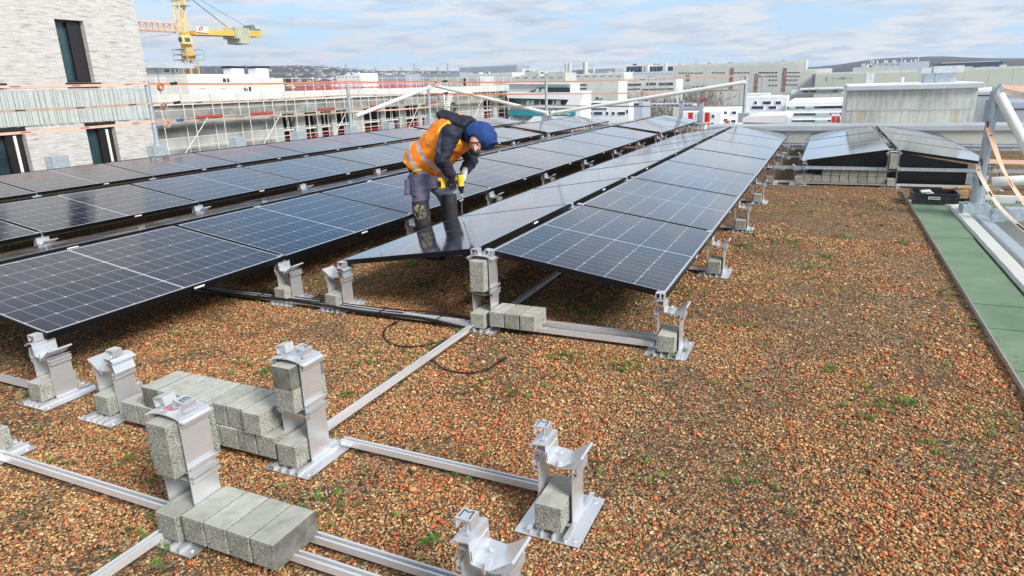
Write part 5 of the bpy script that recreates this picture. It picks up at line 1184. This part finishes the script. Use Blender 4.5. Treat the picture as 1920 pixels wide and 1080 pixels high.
for i, (u0, u1) in enumerate(((1174.5, 1203), (1217, 1242), (1250, 1267))):
    bldg('dark_blue_block', f'dark blue block with white top edge on the horizon, {["leftmost","middle","rightmost"][i]} of three', 700, u0, 124.5, u1, NAVY, 30, roof=(WHITE, 1.0))
bldg('white_plant_row', 'row of low white industrial units under the dark blue blocks', 640, 1166, 134.5, 1266, varied('white_units', (.62, .68, .70), (.70, .76, .78), .05), 30, wins=WR(1170, 1262, 137, 139, 12, .6), winm=GREYB)
for u0, u1, i in ((1204, 1208, 0), (1210, 1215, 1), (1243, 1249, 2), (1271, 1279, 3)):
    bldg('pale_tower', f'slim pale tower between dark blue blocks on the horizon, {NTH[i]} from the left', 690, u0, 119 if i > 1 else 121, u1, CONCL, 8)
for i, (u0, v0, u1, Y, m_) in enumerate(((968, 129, 979, 800, BEIGE), (982, 134, 1010, 780, CONCL), (1000, 137, 1060, 520, BEIGE), (880, 139, 960, 520, CONCL), (960, 142, 1060, 430, BEIGE), (1075, 139, 1170, 470, CONCL), (700, 140, 760, 560, GREYB), (760, 138, 862, 640, GREYB), (630, 141, 676, 420, WHITE), (648, 138, 676, 430, WHITE), (1395, 176, 1440, 140, WHITE))):
    bldg('low_hall', ['cream tank house beside the grey warehouse', 'pale low building right of the cream tank house', 'beige low building left of the power station', 'flat pale roofed hall under the grey warehouse', 'long beige low hall above the teal office', 'long pale hall below the power station', 'blue grey shed left of the corner post', 'long blue grey hall under the pylons', 'white office block among the bare woodland', 'second white office block, slightly taller, in the bare woodland', 'white kiosk roof right of the end post'][i], Y, u0, v0, u1, m_, 30, wins=WR(u0+2, u1-2, v0+3, v0+4.5, 6, .5) if i in (2, 4, 5, 8, 9) else (), roof=(WHITE, .6) if i in (3, 5) else None)
# road works belt right of the factory foot
bldg('white_station_roof', 'long white platform canopy below the beige factory', 180, 1500, 164.5, 1590, WHITE, 6, zbase=oy(1540, 167, 180).z, cat='canopy')
bldg('platform_shelter', 'row of white containers under the platform canopy', 185, 1484, 168, 1590, WHITE, 5, wins=[(1504, 170, 1516, 173), (1519, 170, 1530, 173), (1562, 169.5, 1570, 172)], winm=NAVY, zbase=oy(1540, 176, 185).z)
bldg('lavender_bus_rank', 'row of parked lavender buses seen below the bare trees', 125, 1196, 194.5, 1300, varied('lavender_paint', (.42, .48, .66), (.60, .65, .76), .4), 4, wins=WR(1198, 1298, 196, 198.5, 12, .25), zbase=oy(1240, 201, 125).z, cat='buses')
g = MB(); g.box(-80, 400, 100, 420, GROUND_Z+.3, GROUND_Z+.31); 
tag(g.build('yard', varied('asphalt_yard', (.10, .10, .095), (.17, .165, .15), .03)), kind='structure')
p = oy(1480, 182, 150); g = MB(); q0 = oy(1350, 196, 110); q1 = oy(1600, 180, 160)
g.box(q0.x, 70, 118, 170, GROUND_Z+.3, GROUND_Z+4); tag(g.build('grass_bank', varied('winter_grass', (.10, .115, .045), (.17, .14, .08), .1)), kind='structure')
# sheds and fields right of the stair house
g = MB(); g.box(12, 120, 60, 200, GROUND_Z+.35, GROUND_Z+.4)
tag(g.build('ploughed_field', varied('brown_field', (.17, .12, .07), (.26, .20, .12), .12, stretch=(.2, 1, 1))), kind='structure')
for i, (u0, v0, u1, Y, l) in enumerate(((1832, 172, 1925, 130, 'long white roofed shed right of the stair house'), (1893, 198, 1990, 110, 'low lilac grey shed at the right edge'), (1835, 184, 2000, 150, 'pale flat shed behind the guardrail post'))):
    bldg('roof_shed', l, Y, u0, v0, u1, (METC, GREYB, CONCL)[i], 16, roof=((WHITE, GREYB, METC)[i], .4), bands=[((u0+2, v0+5, u1-1, v0+7), VOID, 'painted_shade_strip')])  # near-black strip below each roof edge: shade put in as colour
# lattice pylons on the horizon
for i, (u, vt) in enumerate(((652, 119), (706, 125), (779, 119), (786, 126), (841, 119), (822, 124), (754, 125))):
    D = 2600; x, y = at_d(u, D); z0 = ground_h(x, y)-5; d = ray(u, vt); zt = H+d.z/math.hypot(d.x, d.y)*D
    t = thing('power_pylon', 'far lattice power pylon, '+['leftmost on the hill','second from the left','tall pair, taller one','short one beside the tallest pair','rightmost beside the grey warehouse','short one left of the rightmost','short one midway along the line'][i], 'pylon', (x, y, z0), 'power pylons on the horizon')
    g = MB(); h_ = zt-z0
    for sx_ in (-1, 1): g.tube((sx_*3, 0, 0), (0, 0, h_), .9, 4)
    for k, wv in ((.62, 9), (.76, 12), (.9, 7)): g.tube((-wv, 0, h_*k), (wv, 0, h_*k), .7, 4)
    g.build('lattice', GALVD, t)
for i, u in enumerate((1302, 1306)):
    x, y = at_d(u, 700); d = ray(u, 110 if i else 115); zt = H+d.z/math.hypot(d.x, d.y)*700; g = MB(); g.tube((x, y, 0), (x, y, zt), 1.2-.5*i, 6, .3); tag(g.build('radio_mast', GREYB), f'far mast on the factory roof line, {"taller" if i else "shorter"} of two', 'mast')
# lamp posts along the belt road
for i, u in enumerate((1430, 1216, 1389)):
    x, y = at_d(u, 190); g = MB(); d = ray(u, 143); zt = H+d.z/math.hypot(d.x, d.y)*190; g.tube((x, y, GROUND_Z), (x, y, zt), .15, 6); g.tube((x-.4, y, zt), (x+1.2, y, zt+.1), .12, 5)
    tag(g.build('street_lamp', GREYB), ['dark street lamp before the striped factory windows', 'dark street lamp above the bus rank', 'dark street lamp left of the end post'][i], 'street lamp', 'street lamps by the factory')

#@@STONES
# ------------------------------------------------------------------ loose stones, moss
def stones():
    ic = [(0,0,-1),(.7236,-.5257,-.4472),(-.2764,-.8506,-.4472),(-.8944,0,-.4472),(-.2764,.8506,-.4472),(.7236,.5257,-.4472),(.2764,-.8506,.4472),(-.7236,-.5257,.4472),(-.7236,.5257,.4472),(.2764,.8506,.4472),(.8944,0,.4472),(0,0,1)]
    fc = np.array([(0,1,2),(1,0,5),(0,2,3),(0,3,4),(0,4,5),(1,5,10),(2,1,6),(3,2,7),(4,3,8),(5,4,9),(1,10,6),(2,6,7),(3,7,8),(4,8,9),(5,9,10),(6,10,11),(7,6,11),(8,7,11),(9,8,11),(10,9,11)])
    ic = np.array(ic)
    pts = []
    r2n, u2n, fwn = map(np.array, (r2, u2, fw))
    def inview(x, y, m):
        d = np.stack([x, y, np.full_like(x, -H)], 1); Z = d@fwn; u = 960+F*(d@r2n)/Z; v = 540-F*(d@u2n)/Z
        return (Z > .3) & (u > -m) & (u < 1920+m) & (v < 1080+m)
    for (ya, yb, dens, sc) in ((.8, 2.6, 13500, 1.0), (2.6, 4.2, 8500, 1.1), (4.2, 7.0, 3000, 1.3), (7.0, 10.6, 700, 1.6)):
        A = (1.0+13.0)*(yb-ya); n = int(A*dens); x = rng.uniform(-13, .962, n); y = rng.uniform(ya, yb, n)
        k = inview(x, y, 40); x, y = x[k], y[k]
        # keep only ground not buried under rows far left
        k = (x > -4.2) | (rng.random(len(x)) < .1); x, y = x[k], y[k]
        pts.append(np.stack([x, y, np.full_like(x, sc)], 1))
    pts.append(np.stack([1.33-.34*rng.random(170)**2.0*.98, rng.uniform(2.8, 9.0, 170), np.full(170, .9)], 1)); pts.append(np.stack([.99+.05*rng.random(240)**2, rng.uniform(2.8, 9.0, 240), np.full(240, .9)], 1))
    P = np.concatenate(pts)
    for o_ in [q for q in C.objects if q.name.startswith(('low_panel_support', 'ridge_panel_support'))]:
        P = P[~((abs(P[:, 0]-o_.location.x) < .125) & (abs(P[:, 1]-o_.location.y) < .155))]
    for o_ in [q for q in C.objects if q.name.startswith('mounting_rail')]:
        c_, s_ = math.cos(o_.rotation_euler.z), math.sin(o_.rotation_euler.z); dx, dy = P[:, 0]-o_.location.x, P[:, 1]-o_.location.y
        al, ac = dx*c_+dy*s_, -dx*s_+dy*c_; P = P[~((al > 0) & (al < max(v.co.x for v in o_.data.vertices)) & (abs(ac) < .026))]
    # soil shows through in patches
    keep = np.array([rng.random() < (1.0 if q < .0 else (.7 if q < .18 else .22)) for q in [noise.noise(Vector((p[0]*1.5, p[1]*1.5, 2.2)))+.5*noise.noise(Vector((p[0]*4, p[1]*4, 5))) for p in P]])
    P = P[keep]; n = len(P)
    s = rng.gamma(11, 1/11, n)*.0041*P[:, 2]; s = np.clip(s, .0022, .011); s *= np.where(rng.random(n) < .06, 1.55, 1.0)*np.array([.86+.5*max(0, noise.noise(Vector((p[0]*.8, p[1]*.8, 31)))) for p in P])
    kind = rng.random(n); redp = np.array([.17+.13*noise.noise(Vector((p[0]*1.1, p[1]*1.1, 9))) for p in P]); red = kind < redp
    s[red] *= 1.3
    sc = np.stack([s*rng.uniform(.9, 1.7, n), s*rng.uniform(.65, 1.1, n), s*rng.uniform(.4, .7, n)], 1)
    a = rng.uniform(0, 6.283, n); tl = rng.uniform(-.6, .6, n); jit = 1+rng.uniform(-.22, .22, (n, 12, 1))
    V = ic[None]*jit*sc[:, None, :]
    ct, st = np.cos(tl)[:, None], np.sin(tl)[:, None]; y_ = V[..., 1]*ct-V[..., 2]*st; z_ = V[..., 1]*st+V[..., 2]*ct; V = np.stack([V[..., 0], y_, z_], 2)
    ca, sa = np.cos(a)[:, None], np.sin(a)[:, None]; x_ = V[..., 0]*ca-V[..., 1]*sa; y_ = V[..., 0]*sa+V[..., 1]*ca
    V = np.stack([x_+P[:, 0:1], y_+P[:, 1:2], V[..., 2]+(s*rng.uniform(.1, .9, n)+np.where(P[:, 0] > .985, .012, 0))[:, None]], 2)
    Fc = (fc[None]+np.arange(n)[:, None, None]*12).reshape(-1, 3)
    pal = np.array([(.56, .42, .25), (.64, .54, .36), (.46, .31, .16), (.40, .25, .13), (.66, .56, .38), (.50, .37, .20), (.30, .19, .10), (.34, .23, .12), (.58, .46, .28), (.20, .13, .08), (.27, .22, .10), (.40, .28, .145), (.60, .44, .22)]); prd = np.array([(.52, .13, .05), (.60, .18, .07), (.42, .10, .05), (.62, .26, .13), (.36, .12, .06)])
    col = pal[rng.integers(0, len(pal), n)]; col[red] = prd[rng.integers(0, len(prd), red.sum())]; col = col*np.where(red[:, None], np.array([[1., .95, .75]]), np.array([[1.05, .86, .64]]))*rng.uniform(.75, 1.15, (n, 1))
    me = bpy.data.meshes.new('loose_gravel'); nv = n*12; nf = len(Fc)
    me.vertices.add(nv); me.vertices.foreach_set('co', V.reshape(-1)); me.loops.add(nf*3); me.loops.foreach_set('vertex_index', Fc.reshape(-1))
    me.polygons.add(nf); me.polygons.foreach_set('loop_start', np.arange(nf)*3); me.polygons.foreach_set('loop_total', np.full(nf, 3)); me.update()
    at = me.color_attributes.new('stone_colour', 'FLOAT_COLOR', 'POINT'); cc = np.ones((n, 12, 4)); cc[..., :3] = col[:, None, :]; at.data.foreach_set('color', cc.reshape(-1))
    m = mat('loose_stone', (.4, .3, .2), .85); t = m.node_tree; na = N(t, 'ShaderNodeAttribute', attribute_name='stone_colour'); t.links.new(na.outputs['Color'], t.nodes['Principled BSDF'].inputs['Base Color']); me.materials.append(m)
    o = bpy.data.objects.new('loose_gravel', me); C.objects.link(o); tag(o, 'loose tan and brick red gravel chippings covering the roof', 'gravel', kind='stuff')
    print('stones', n)
stones()
def moss():
    rs = random.Random(9); V = []; Fc = []; cols = []
    clumps = []
    while len(clumps) < 1700:
        x = rs.uniform(-4.2, .93); y = rs.uniform(1.0, 9.5)
        if noise.noise(Vector((x*.7, y*.7, 7))) < -.12 and rs.random() < .5: continue
        sp_ = rs.uniform(.015, .11)
        for i in range(rs.choice((1, 1, 2, 3, 5, 9, 14))):
            q = min(x+rs.gauss(0, sp_), .94); clumps.append((q, y+rs.gauss(0, sp_), rs.uniform(.005, .022)*(1.5 if rs.random() < .12 else 1)))
    gl = [(.10, .25, .03), (.17, .33, .05), (.06, .17, .025), (.22, .26, .05), (.12, .18, .04), (.14, .14, .05)]
    for x, y, s in clumps:
        c = rs.choice(gl); el = rs.uniform(.5, 1.0); an = rs.uniform(0, 3.14)
        for i in range(int(26+s*2600)):
            a = rs.uniform(0, 6.283); r = s*math.sqrt(rs.random())*rs.uniform(.5, 1.25); lx, ly = r*math.cos(a), r*math.sin(a)*el; px = x+lx*math.cos(an)-ly*math.sin(an); py = y+lx*math.sin(an)+ly*math.cos(an); pz = rs.uniform(.004, .016)+.008*(1-r/s/1.3)
            b = rs.uniform(0, 6.283); L = rs.uniform(.004, .010); dz = rs.uniform(0, .007); o = len(V)
            V += [(px-.0018*math.sin(b), py+.0018*math.cos(b), pz), (px+.0018*math.sin(b), py-.0018*math.cos(b), pz), (px+L*math.cos(b), py+L*math.sin(b), pz+dz)]
            Fc.append((o, o+1, o+2)); q = rs.uniform(.6, 1.35); cols += [(c[0]*q, c[1]*q, c[2]*q, 1)]*3
    me = bpy.data.meshes.new('moss_clumps'); me.from_pydata(V, [], Fc); at = me.color_attributes.new('leaf_colour', 'FLOAT_COLOR', 'POINT'); at.data.foreach_set('color', np.array(cols).reshape(-1))
    m = mat('sedum_moss', (.1, .2, .04), .8); t = m.node_tree; na = N(t, 'ShaderNodeAttribute', attribute_name='leaf_colour'); t.links.new(na.outputs['Color'], t.nodes['Principled BSDF'].inputs['Base Color']); me.materials.append(m)
    o = bpy.data.objects.new('moss_clumps', me); C.objects.link(o); tag(o, 'small green moss and stonecrop tufts dotted over the gravel', 'moss', kind='stuff')
moss()

#@@PERSON
# ------------------------------------------------------------------ the worker
def person():
    def J(u, v, Y): return oy(u, v, Y)
    def ring_loft(g, pts, n=18):
        # pts: (centre, radius across view, radius in depth); cross sections perpendicular to the path
        vs = []; fs = []; prev = None
        P = [Vector(p[0]) for p in pts]
        for i, (c, ra, rb) in enumerate(pts):
            d = (P[min(i+1, len(P)-1)]-P[max(i-1, 0)]).normalized(); b = Vector((0, 1, 0)); b = (b-d*b.dot(d)).normalized(); a = d.cross(b)
            for k in range(n): t = 2*math.pi*k/n; vs.append(P[i]+a*ra*math.cos(t)+b*rb*math.sin(t))
        for i in range(len(pts)-1):
            for k in range(n): fs.append((i*n+k, i*n+(k+1)%n, (i+1)*n+(k+1)%n, (i+1)*n+k))
        fs.append(tuple(range(n-1, -1, -1))); fs.append(tuple((len(pts)-1)*n+k for k in range(n))); g.add(vs, fs)
    def ball(g, c, rx, ry, rz, n=14, rot=None):
        c = Vector(c); vs = []; fs = []; m = n//2
        for i in range(m+1):
            th = math.pi*i/m
            for k in range(n):
                t = 2*math.pi*k/n; v = Vector((rx*math.sin(th)*math.cos(t), ry*math.sin(th)*math.sin(t), rz*math.cos(th)))
                if rot: v = rot @ v
                vs.append(c+v)
        for i in range(m):
            for k in range(n): fs.append((i*n+k, i*n+(k+1)%n, (i+1)*n+(k+1)%n, (i+1)*n+k))
        g.add(vs, fs)
    def remesh(g, name, mats, parent, vox=.009, wr=0.0, wsc=14, smooth=3, seed=0):
        me = g.mesh(name, mats); o = bpy.data.objects.new(name, me); C.objects.link(o)
        m = o.modifiers.new('r', 'REMESH'); m.mode = 'VOXEL'; m.voxel_size = vox; m.use_smooth_shade = True
        s = o.modifiers.new('s', 'SMOOTH'); s.iterations = smooth; s.factor = .5
        dg = bpy.context.evaluated_depsgraph_get(); me2 = bpy.data.meshes.new_from_object(o.evaluated_get(dg)); o.modifiers.clear(); o.data = me2
        if not me2.materials:
            for q in mats: me2.materials.append(q)
        if wr:
            for v in me2.vertices:
                p = v.co*wsc; q = noise.noise(Vector((p.x*.8+seed, p.y*.8, p.z*1.7)))+.5*noise.noise(Vector((p.x*2, p.y*2, p.z*3.2+seed))); v.co += v.normal*wr*q
        me2.polygons.foreach_set('use_smooth', [True]*len(me2.polygons)); me2.update()
        if parent: o.parent = parent
        return o
    SKIN = varied('skin', (.55, .30, .22), (.62, .36, .27), 20, .5)
    JAC = varied('black_softshell', (.005, .007, .014), (.013, .017, .034), 9, .75, bump=.4, bscale=60)
    JACG = varied('slate_jacket_panel', (.05, .06, .09), (.075, .085, .12), 9, .75)
    HOOD = varied('royal_blue_hood', (.006, .034, .14), (.010, .050, .19), 12, .85, bump=.3, bscale=200)
    VEST = varied('orange_hi_vis', (1.0, .21, .006), (1.0, .30, .010), 6, .6); 
    SILV = varied('reflective_tape', (.36, .38, .42), (.46, .48, .52), 14, .35)
    TRO = varied('grey_violet_work_trousers', (.105, .10, .165), (.17, .16, .24), 9, .85, bump=.4, bscale=40)
    PAD = varied('worn_black_knee_pad', (.012, .012, .013), (.03, .028, .025), 8, .7); PADW = varied('dusty_pad_centre', (.03, .026, .02), (.32, .27, .18), 42, .8, lo=.45, hi=.6)
    hipc = J(798, 326, 5.24); mid = J(814, 290, 5.24); che = J(842, 258, 5.24); nek = J(872, 240, 5.22); hed = J(900, 255, 5.18)
    shN = J(846, 246, 5.03); elN = J(828, 298, 4.95); wrN = J(848, 331, 5.03)
    shF = J(866, 255, 5.42); elF = J(884, 300, 5.44); wrF = J(871, 322, 5.22)
    hN = J(789, 330, 5.14); kN = J(788, 388, 5.08); aN = Vector((kN.x+.01, 5.12, .10))
    hF = J(815, 332, 5.34); kF = J(840, 376, 5.36); aF = Vector((J(846, 425, 5.40).x-.02, 5.42, .10))
    # body: one continuous figure
    g = MB()
    ring_loft(g, [(hipc+Vector((-.02, 0, -.06)), .12, .15), (hipc, .13, .16), (mid, .12, .15), (che, .13, .17), (che.lerp(nek, .6), .10, .13), (nek, .06, .065), (nek.lerp(hed, .5), .055, .055), (hed, .07, .07)])
    dh = (hed-nek).normalized()
    ball(g, hed+Vector((.005, 0, -.01)), .088, .078, .10)                                           # skull
    fc = J(893, 266, 5.08); ball(g, hed+Vector((-.015, -.055, -.055)), .058, .055, .075)             # face turned down towards the drill
    nose = hed+Vector((.005, -.105, -.10)); ball(g, nose, .013, .022, .02); ball(g, hed+Vector((-.028, -.090, -.060)), .018, .014, .012); ball(g, hed+Vector((.030, -.088, -.060)), .018, .014, .012); ball(g, hed+Vector((-.005, -.088, -.125)), .026, .018, .014); ball(g, hed+Vector((-.085, -.015, -.03)), .014, .02, .03)
    for s_, e_, w_ in ((shN, elN, wrN), (shF, elF, wrF)): ring_loft(g, [(s_, .05, .05), (s_.lerp(e_, .5), .045, .045), (e_, .038, .038), (e_.lerp(w_, .4), .038, .038), (w_, .027, .027)], 12)
    for h_, k_, a_ in ((hN, kN, aN), (hF, kF, aF)): ring_loft(g, [(h_, .085, .085), (h_.lerp(k_, .5), .075, .075), (k_, .056, .056), (k_.lerp(a_, .4), .055, .055), (a_, .038, .04), (a_+Vector((.0, 0, -.06)), .04, .04)], 12)
    ring_loft(g, [(che+Vector((.01, -.15, 0)), .07, .05), (che, .09, .1), (che+Vector((.01, .15, 0)), .07, .05)], 12)
    body = remesh(g, 'person', [SKIN], None, .010)
    body['label'] = 'person in orange high visibility vest and blue hood bending over with a yellow drill'; body['category'] = 'person'
    # face details
    g = MB(); ball(g, hed+Vector((-.030, -.103, -.062)), .008, .005, .005, 8); ball(g, hed+Vector((.028, -.101, -.062)), .008, .005, .005, 8); g.build('eye', CABLE, body)
    g = MB(); ring_loft(g, [(hed+Vector((-.05, -.10, -.048)), .004, .004), (hed+Vector((-.012, -.108, -.045)), .006, .006), (hed+Vector((.0, -.110, -.05)), .003, .003), (hed+Vector((.012, -.108, -.045)), .006, .006), (hed+Vector((.05, -.09, -.048)), .004, .004)], 8); g.build('eyebrow', PAD, body)
    g = MB(); ball(g, hed+Vector((-.004, -.080, -.128)), .045, .030, .030, 12); ball(g, hed+Vector((-.05, -.05, -.12)), .03, .03, .04, 12); g.build('beard', PAD, body, smooth=True)
    # trousers
    g = MB()
    ring_loft(g, [(hipc+Vector((.015, 0, .03)), .145, .175), (hipc+Vector((-.01, 0, -.05)), .15, .18), (hipc+Vector((-.015, 0, -.12)), .135, .165)])
    for h_, k_, a_, q in ((hN, kN, aN, 0), (hF, kF, aF, 1)):
        ring_loft(g, [(h_+Vector((0, 0, .02)), .110, .105), (h_.lerp(k_, .35), .100, .094), (h_.lerp(k_, .75), .080, .077), (k_, .073, .074), (k_.lerp(a_, .3), .070, .072), (k_.lerp(a_, .8), .062, .064), (a_+Vector((0, 0, -.02)), .072, .075)], 16)
    tr = remesh(g, 'trousers', [TRO], body, .009, .012, 11, 2, 1)
    g = MB(); ring_loft(g, [(hN+Vector((-.09, -.06, -.02)), .035, .05), (hN+Vector((-.095, -.07, -.16)), .035, .055)], 12); p_ = remesh(g, 'thigh_pocket', [TRO], body, .008, .006, 20)
    for k_, a_, nm in ((kN, aN, 'near'), (kF, aF, 'far')):
        g = MB(); ring_loft(g, [(k_+Vector((.008, -.008, .06)), .074, .077), (k_+Vector((.012, -.012, .0)), .079, .081), (k_.lerp(a_, .35)+Vector((.010, -.010, 0)), .076, .079), (k_.lerp(a_, .62)+Vector((.004, -.004, 0)), .070, .073)], 16)
        kp = remesh(g, 'knee_pad', [PAD, PADW], body, .008, .004, 16, 2, 3)
        cc = k_.lerp(a_, .08)+Vector((.03, -.08, 0))
        for p in kp.data.polygons:
            if nm == 'near' and (p.center-cc).length < .068: p.material_index = 1
    # boots
    for a_ in (aN, aF):
        g = MB(); ball(g, a_+Vector((0, 0, -.02)), .06, .055, .07); ball(g, a_+Vector((.08, -.015, -.055)), .10, .05, .042); g.box(a_.x-.065, a_.x+.175, a_.y-.062, a_.y+.035, .004, .03)
        remesh(g, 'boot', [PAD], body, .008)
    # jacket: torso, collar and sleeves
    g = MB()
    ring_loft(g, [(hipc+Vector((-.03, 0, .02)), .155, .19), (mid, .155, .19), (che, .165, .21), (che.lerp(nek, .55), .14, .18), (nek, .115, .13), (nek.lerp(hed, .35), .105, .115)])
    for s_, e_, w_ in ((shN, elN, wrN), (shF, elF, wrF)):
        ring_loft(g, [(s_+(s_-e_)*.18, .06, .06), (s_, .090, .088), (s_.lerp(e_, .4), .080, .077), (e_.lerp(s_, .15), .069, .068), (e_, .066, .065), (e_.lerp(w_, .4), .059, .057), (e_.lerp(w_, .85), .05, .05), (w_, .046, .046)], 16)
    ja = remesh(g, 'jacket', [JAC, JACG], body, .009, .013, 12, 2, 5)
    for p in ja.data.polygons:
        c = p.center
        if (c-shN.lerp(elN, .3)).length < .15 and c.x < shN.lerp(elN, .3).x-.02 and c.y < 5.12: p.material_index = 1
    # thrown back jacket hood lying on the shoulders
    g = MB(); a0 = J(832, 217, 5.25)
    ring_loft(g, [(a0+Vector((-.02, 0, -.015)), .03, .06), (a0+Vector((.0, 0, .0)), .055, .11), (J(850, 223, 5.24), .05, .14), (J(874, 230, 5.22), .05, .12)], 16); remesh(g, 'jacket_hood', [JAC], body, .009, .022, 13, 2, 8)
    # vest
    g = MB()
    ring_loft(g, [(J(792, 312, 5.24), .192, .225), (J(800, 298, 5.24), .192, .225), (mid, .182, .218), (mid.lerp(che, .5), .182, .222), (che, .182, .225), (che.lerp(nek, .40), .182, .220), (che.lerp(nek, .85), .150, .185)])
    ve = remesh(g, 'vest', [VEST, SILV, JAC], body, .009, .010, 11, 2, 12)
    ax0, ax1 = J(792, 312, 5.24), che; axd = (nek-J(792, 312, 5.24)); L = axd.length; axd.normalize(); o0 = J(792, 312, 5.24)
    TR = mat('yellow_vest_piping', (.9, .62, .04), .5); ve.data.materials.append(TR)
    for p in ve.data.polygons:
        s_ = (p.center-o0).dot(axd)
        dn_ = (p.center-shN.lerp(elN, .12)).length
        if .112 < dn_ < .124 and p.center.y < 5.15 and s_ > .1: p.material_index = 3; continue
        if s_ < .006: p.material_index = 3; continue
        if .055 < s_ < .095 or .175 < s_ < .212: p.material_index = 1
        # front opening of the vest
    # blue hood
    g = MB(); ring_loft(g, [(nek.lerp(hed, .45)+Vector((0, 0, .01)), .09, .095), (nek.lerp(hed, .75)+Vector((0, 0, .0)), .115, .11), (hed+Vector((.02, .01, -.005)), .125, .115), (hed+Vector((.075, .01, -.045)), .10, .10), (hed+Vector((.10, .005, -.085)), .06, .065)], 20)
    ball(g, hed+Vector((.03, .01, .0)), .108, .106, .112)
    ho = remesh(g, 'hood', [HOOD], body, .008, .008, 10, 3, 20)
    # cut the face opening: towards the camera, downwards
    bm = bmesh.new(); bm.from_mesh(ho.data); oc = hed+Vector((-.02, -.13, -.085)); 
    dele = [v for v in bm.verts if ((v.co.x-oc.x)/.078)**2+((v.co.y-oc.y)/.12)**2+((v.co.z-oc.z)/.098)**2 < 1]
    bmesh.ops.delete(bm, geom=dele, context='VERTS'); bm.to_mesh(ho.data); bm.free()
    sm = ho.modifiers.new('thickness', 'SOLIDIFY'); sm.thickness = .008; sm.offset = -1
    # belt line
    g = MB(); b0 = J(775, 323, 5.08); g.ribbon(bez([J(772, 326, 5.03), J(778, 319, 5.0), J(790, 319, 5.0)]), .012, .006, (0, .3, 1)); g.build('belt', mat('yellow_green_belt', (.62, .66, .05), .5), body)
    # gloves with five fingers each
    WG_ = varied('white_knit_glove', (.62, .62, .58), (.45, .45, .42), 60, .8); BG = varied('black_glove', (.015, .015, .018), (.05, .05, .055), 30, .6)
    def hand(w_, palm, m, curl_axis, nm, flip=1):
        g = MB(); d = (palm-w_).normalized(); side = d.cross(curl_axis).normalized()
        ring_loft(g, [(w_-d*.03, .033, .033), (w_, .030, .030), (palm-d*.02, .036, .022), (palm+d*.02, .040, .022)], 14)
        for i, (ln, off) in enumerate(((.030, -.030), (.036, -.010), (.034, .010), (.027, .029))):
            b_ = palm+d*.018+side*off; p1 = b_+d*ln*.9+curl_axis*.008; p2 = p1+curl_axis*ln*.9-d*.004; p3 = p2+curl_axis*ln*.35-d*ln*.7
            g.path([b_-d*.02, b_, p1, p2, p3], .0105, 8, r1=.0085)
        tb = palm-side*.030*flip-d*.01; g.path([tb, tb-side*.022*flip+d*.012+curl_axis*.012, tb-side*.012*flip+d*.035+curl_axis*.032], .0125, 8, r1=.010)
        return remesh(g, nm, [m], body, .0042, 0, 10, 1)
    pN = J(846, 343, 5.05); pF = J(866, 334, 5.18)
    hand(wrN, pN, BG, Vector((.5, .3, -.3)).normalized(), 'glove'); hand(wrF, pF, WG_, Vector((-.2, -.9, -.2)).normalized(), 'glove', -1)
    # drill
    Yd = 5.13; ch = J(865, 356, Yd); top = J(863, 338, Yd); tip = J(866.5, 402, Yd+.12)
    t = thing('cordless_drill', 'yellow and black cordless drill pointing straight down at the panel edge', 'drill', tuple(top)); o = top
    YD = varied('drill_yellow', (.82, .56, .02), (.70, .46, .02), 9, .4)
    dn = (ch-top).normalized(); g = MB(); g.tube(-dn*.05, dn*.05, .030, 14); g.obox((0, 0, 0), -Vector((.06, .02, .0)), .035, .05); g.build('body', YD, t, smooth=True)
    g = MB(); g.tube(dn*.05, dn*.075, .030, 14, .026); g.tube(dn*.075, dn*.115, .024, 12, .014); g.tube(-dn*.058, -dn*.05, .028, 12); g.build('chuck', CABLE, t, smooth=True)
    g = MB(); a_ = J(858, 347, Yd-.01)-o; b_ = J(836, 347, 5.02)-o; g.obox(Vector((-.02, 0, -.01)), b_, .032, .036); g.build('grip', CABLE, t, bevel=.004)
    g = MB(); c_ = J(828, 343, 5.0)-o; g.box(c_.x-.022, c_.x+.022, c_.y-.035, c_.y+.035, c_.z-.048, c_.z+.048); g.build('battery', YD, t, bevel=.008)
    g = MB(); g.box(c_.x-.014, c_.x+.016, c_.y-.040, c_.y-.0355, c_.z-.03, c_.z+.02); g.box(c_.x-.026, c_.x-.0225, c_.y-.03, c_.y+.03, c_.z-.03, c_.z+.03); g.build('battery_grip', CABLE, t)
    g = MB(); g.tube(dn*.11, tip-o, .0042, 8); g.tube(dn*.115, dn*.14, .007, 8); g.build('drill_bit', ALU, t)
    tube_ = J(866, 402, 5.25)
person()

#@@HAZE
g = MB(); g.box(-5600, 5600, -300, 5600, -60, 420)
hz = mat('pale_air', (1, 1, 1)); t = hz.node_tree; t.nodes.clear(); ou = N(t, 'ShaderNodeOutputMaterial'); pv = N(t, 'ShaderNodeVolumePrincipled'); pv.inputs['Color'].default_value = (.80, .88, 1, 1); pv.inputs['Density'].default_value = .00014; pv.inputs['Anisotropy'].default_value = .2
t.links.new(pv.outputs[0], ou.inputs['Volume']); tag(g.build('haze', hz), kind='stuff')
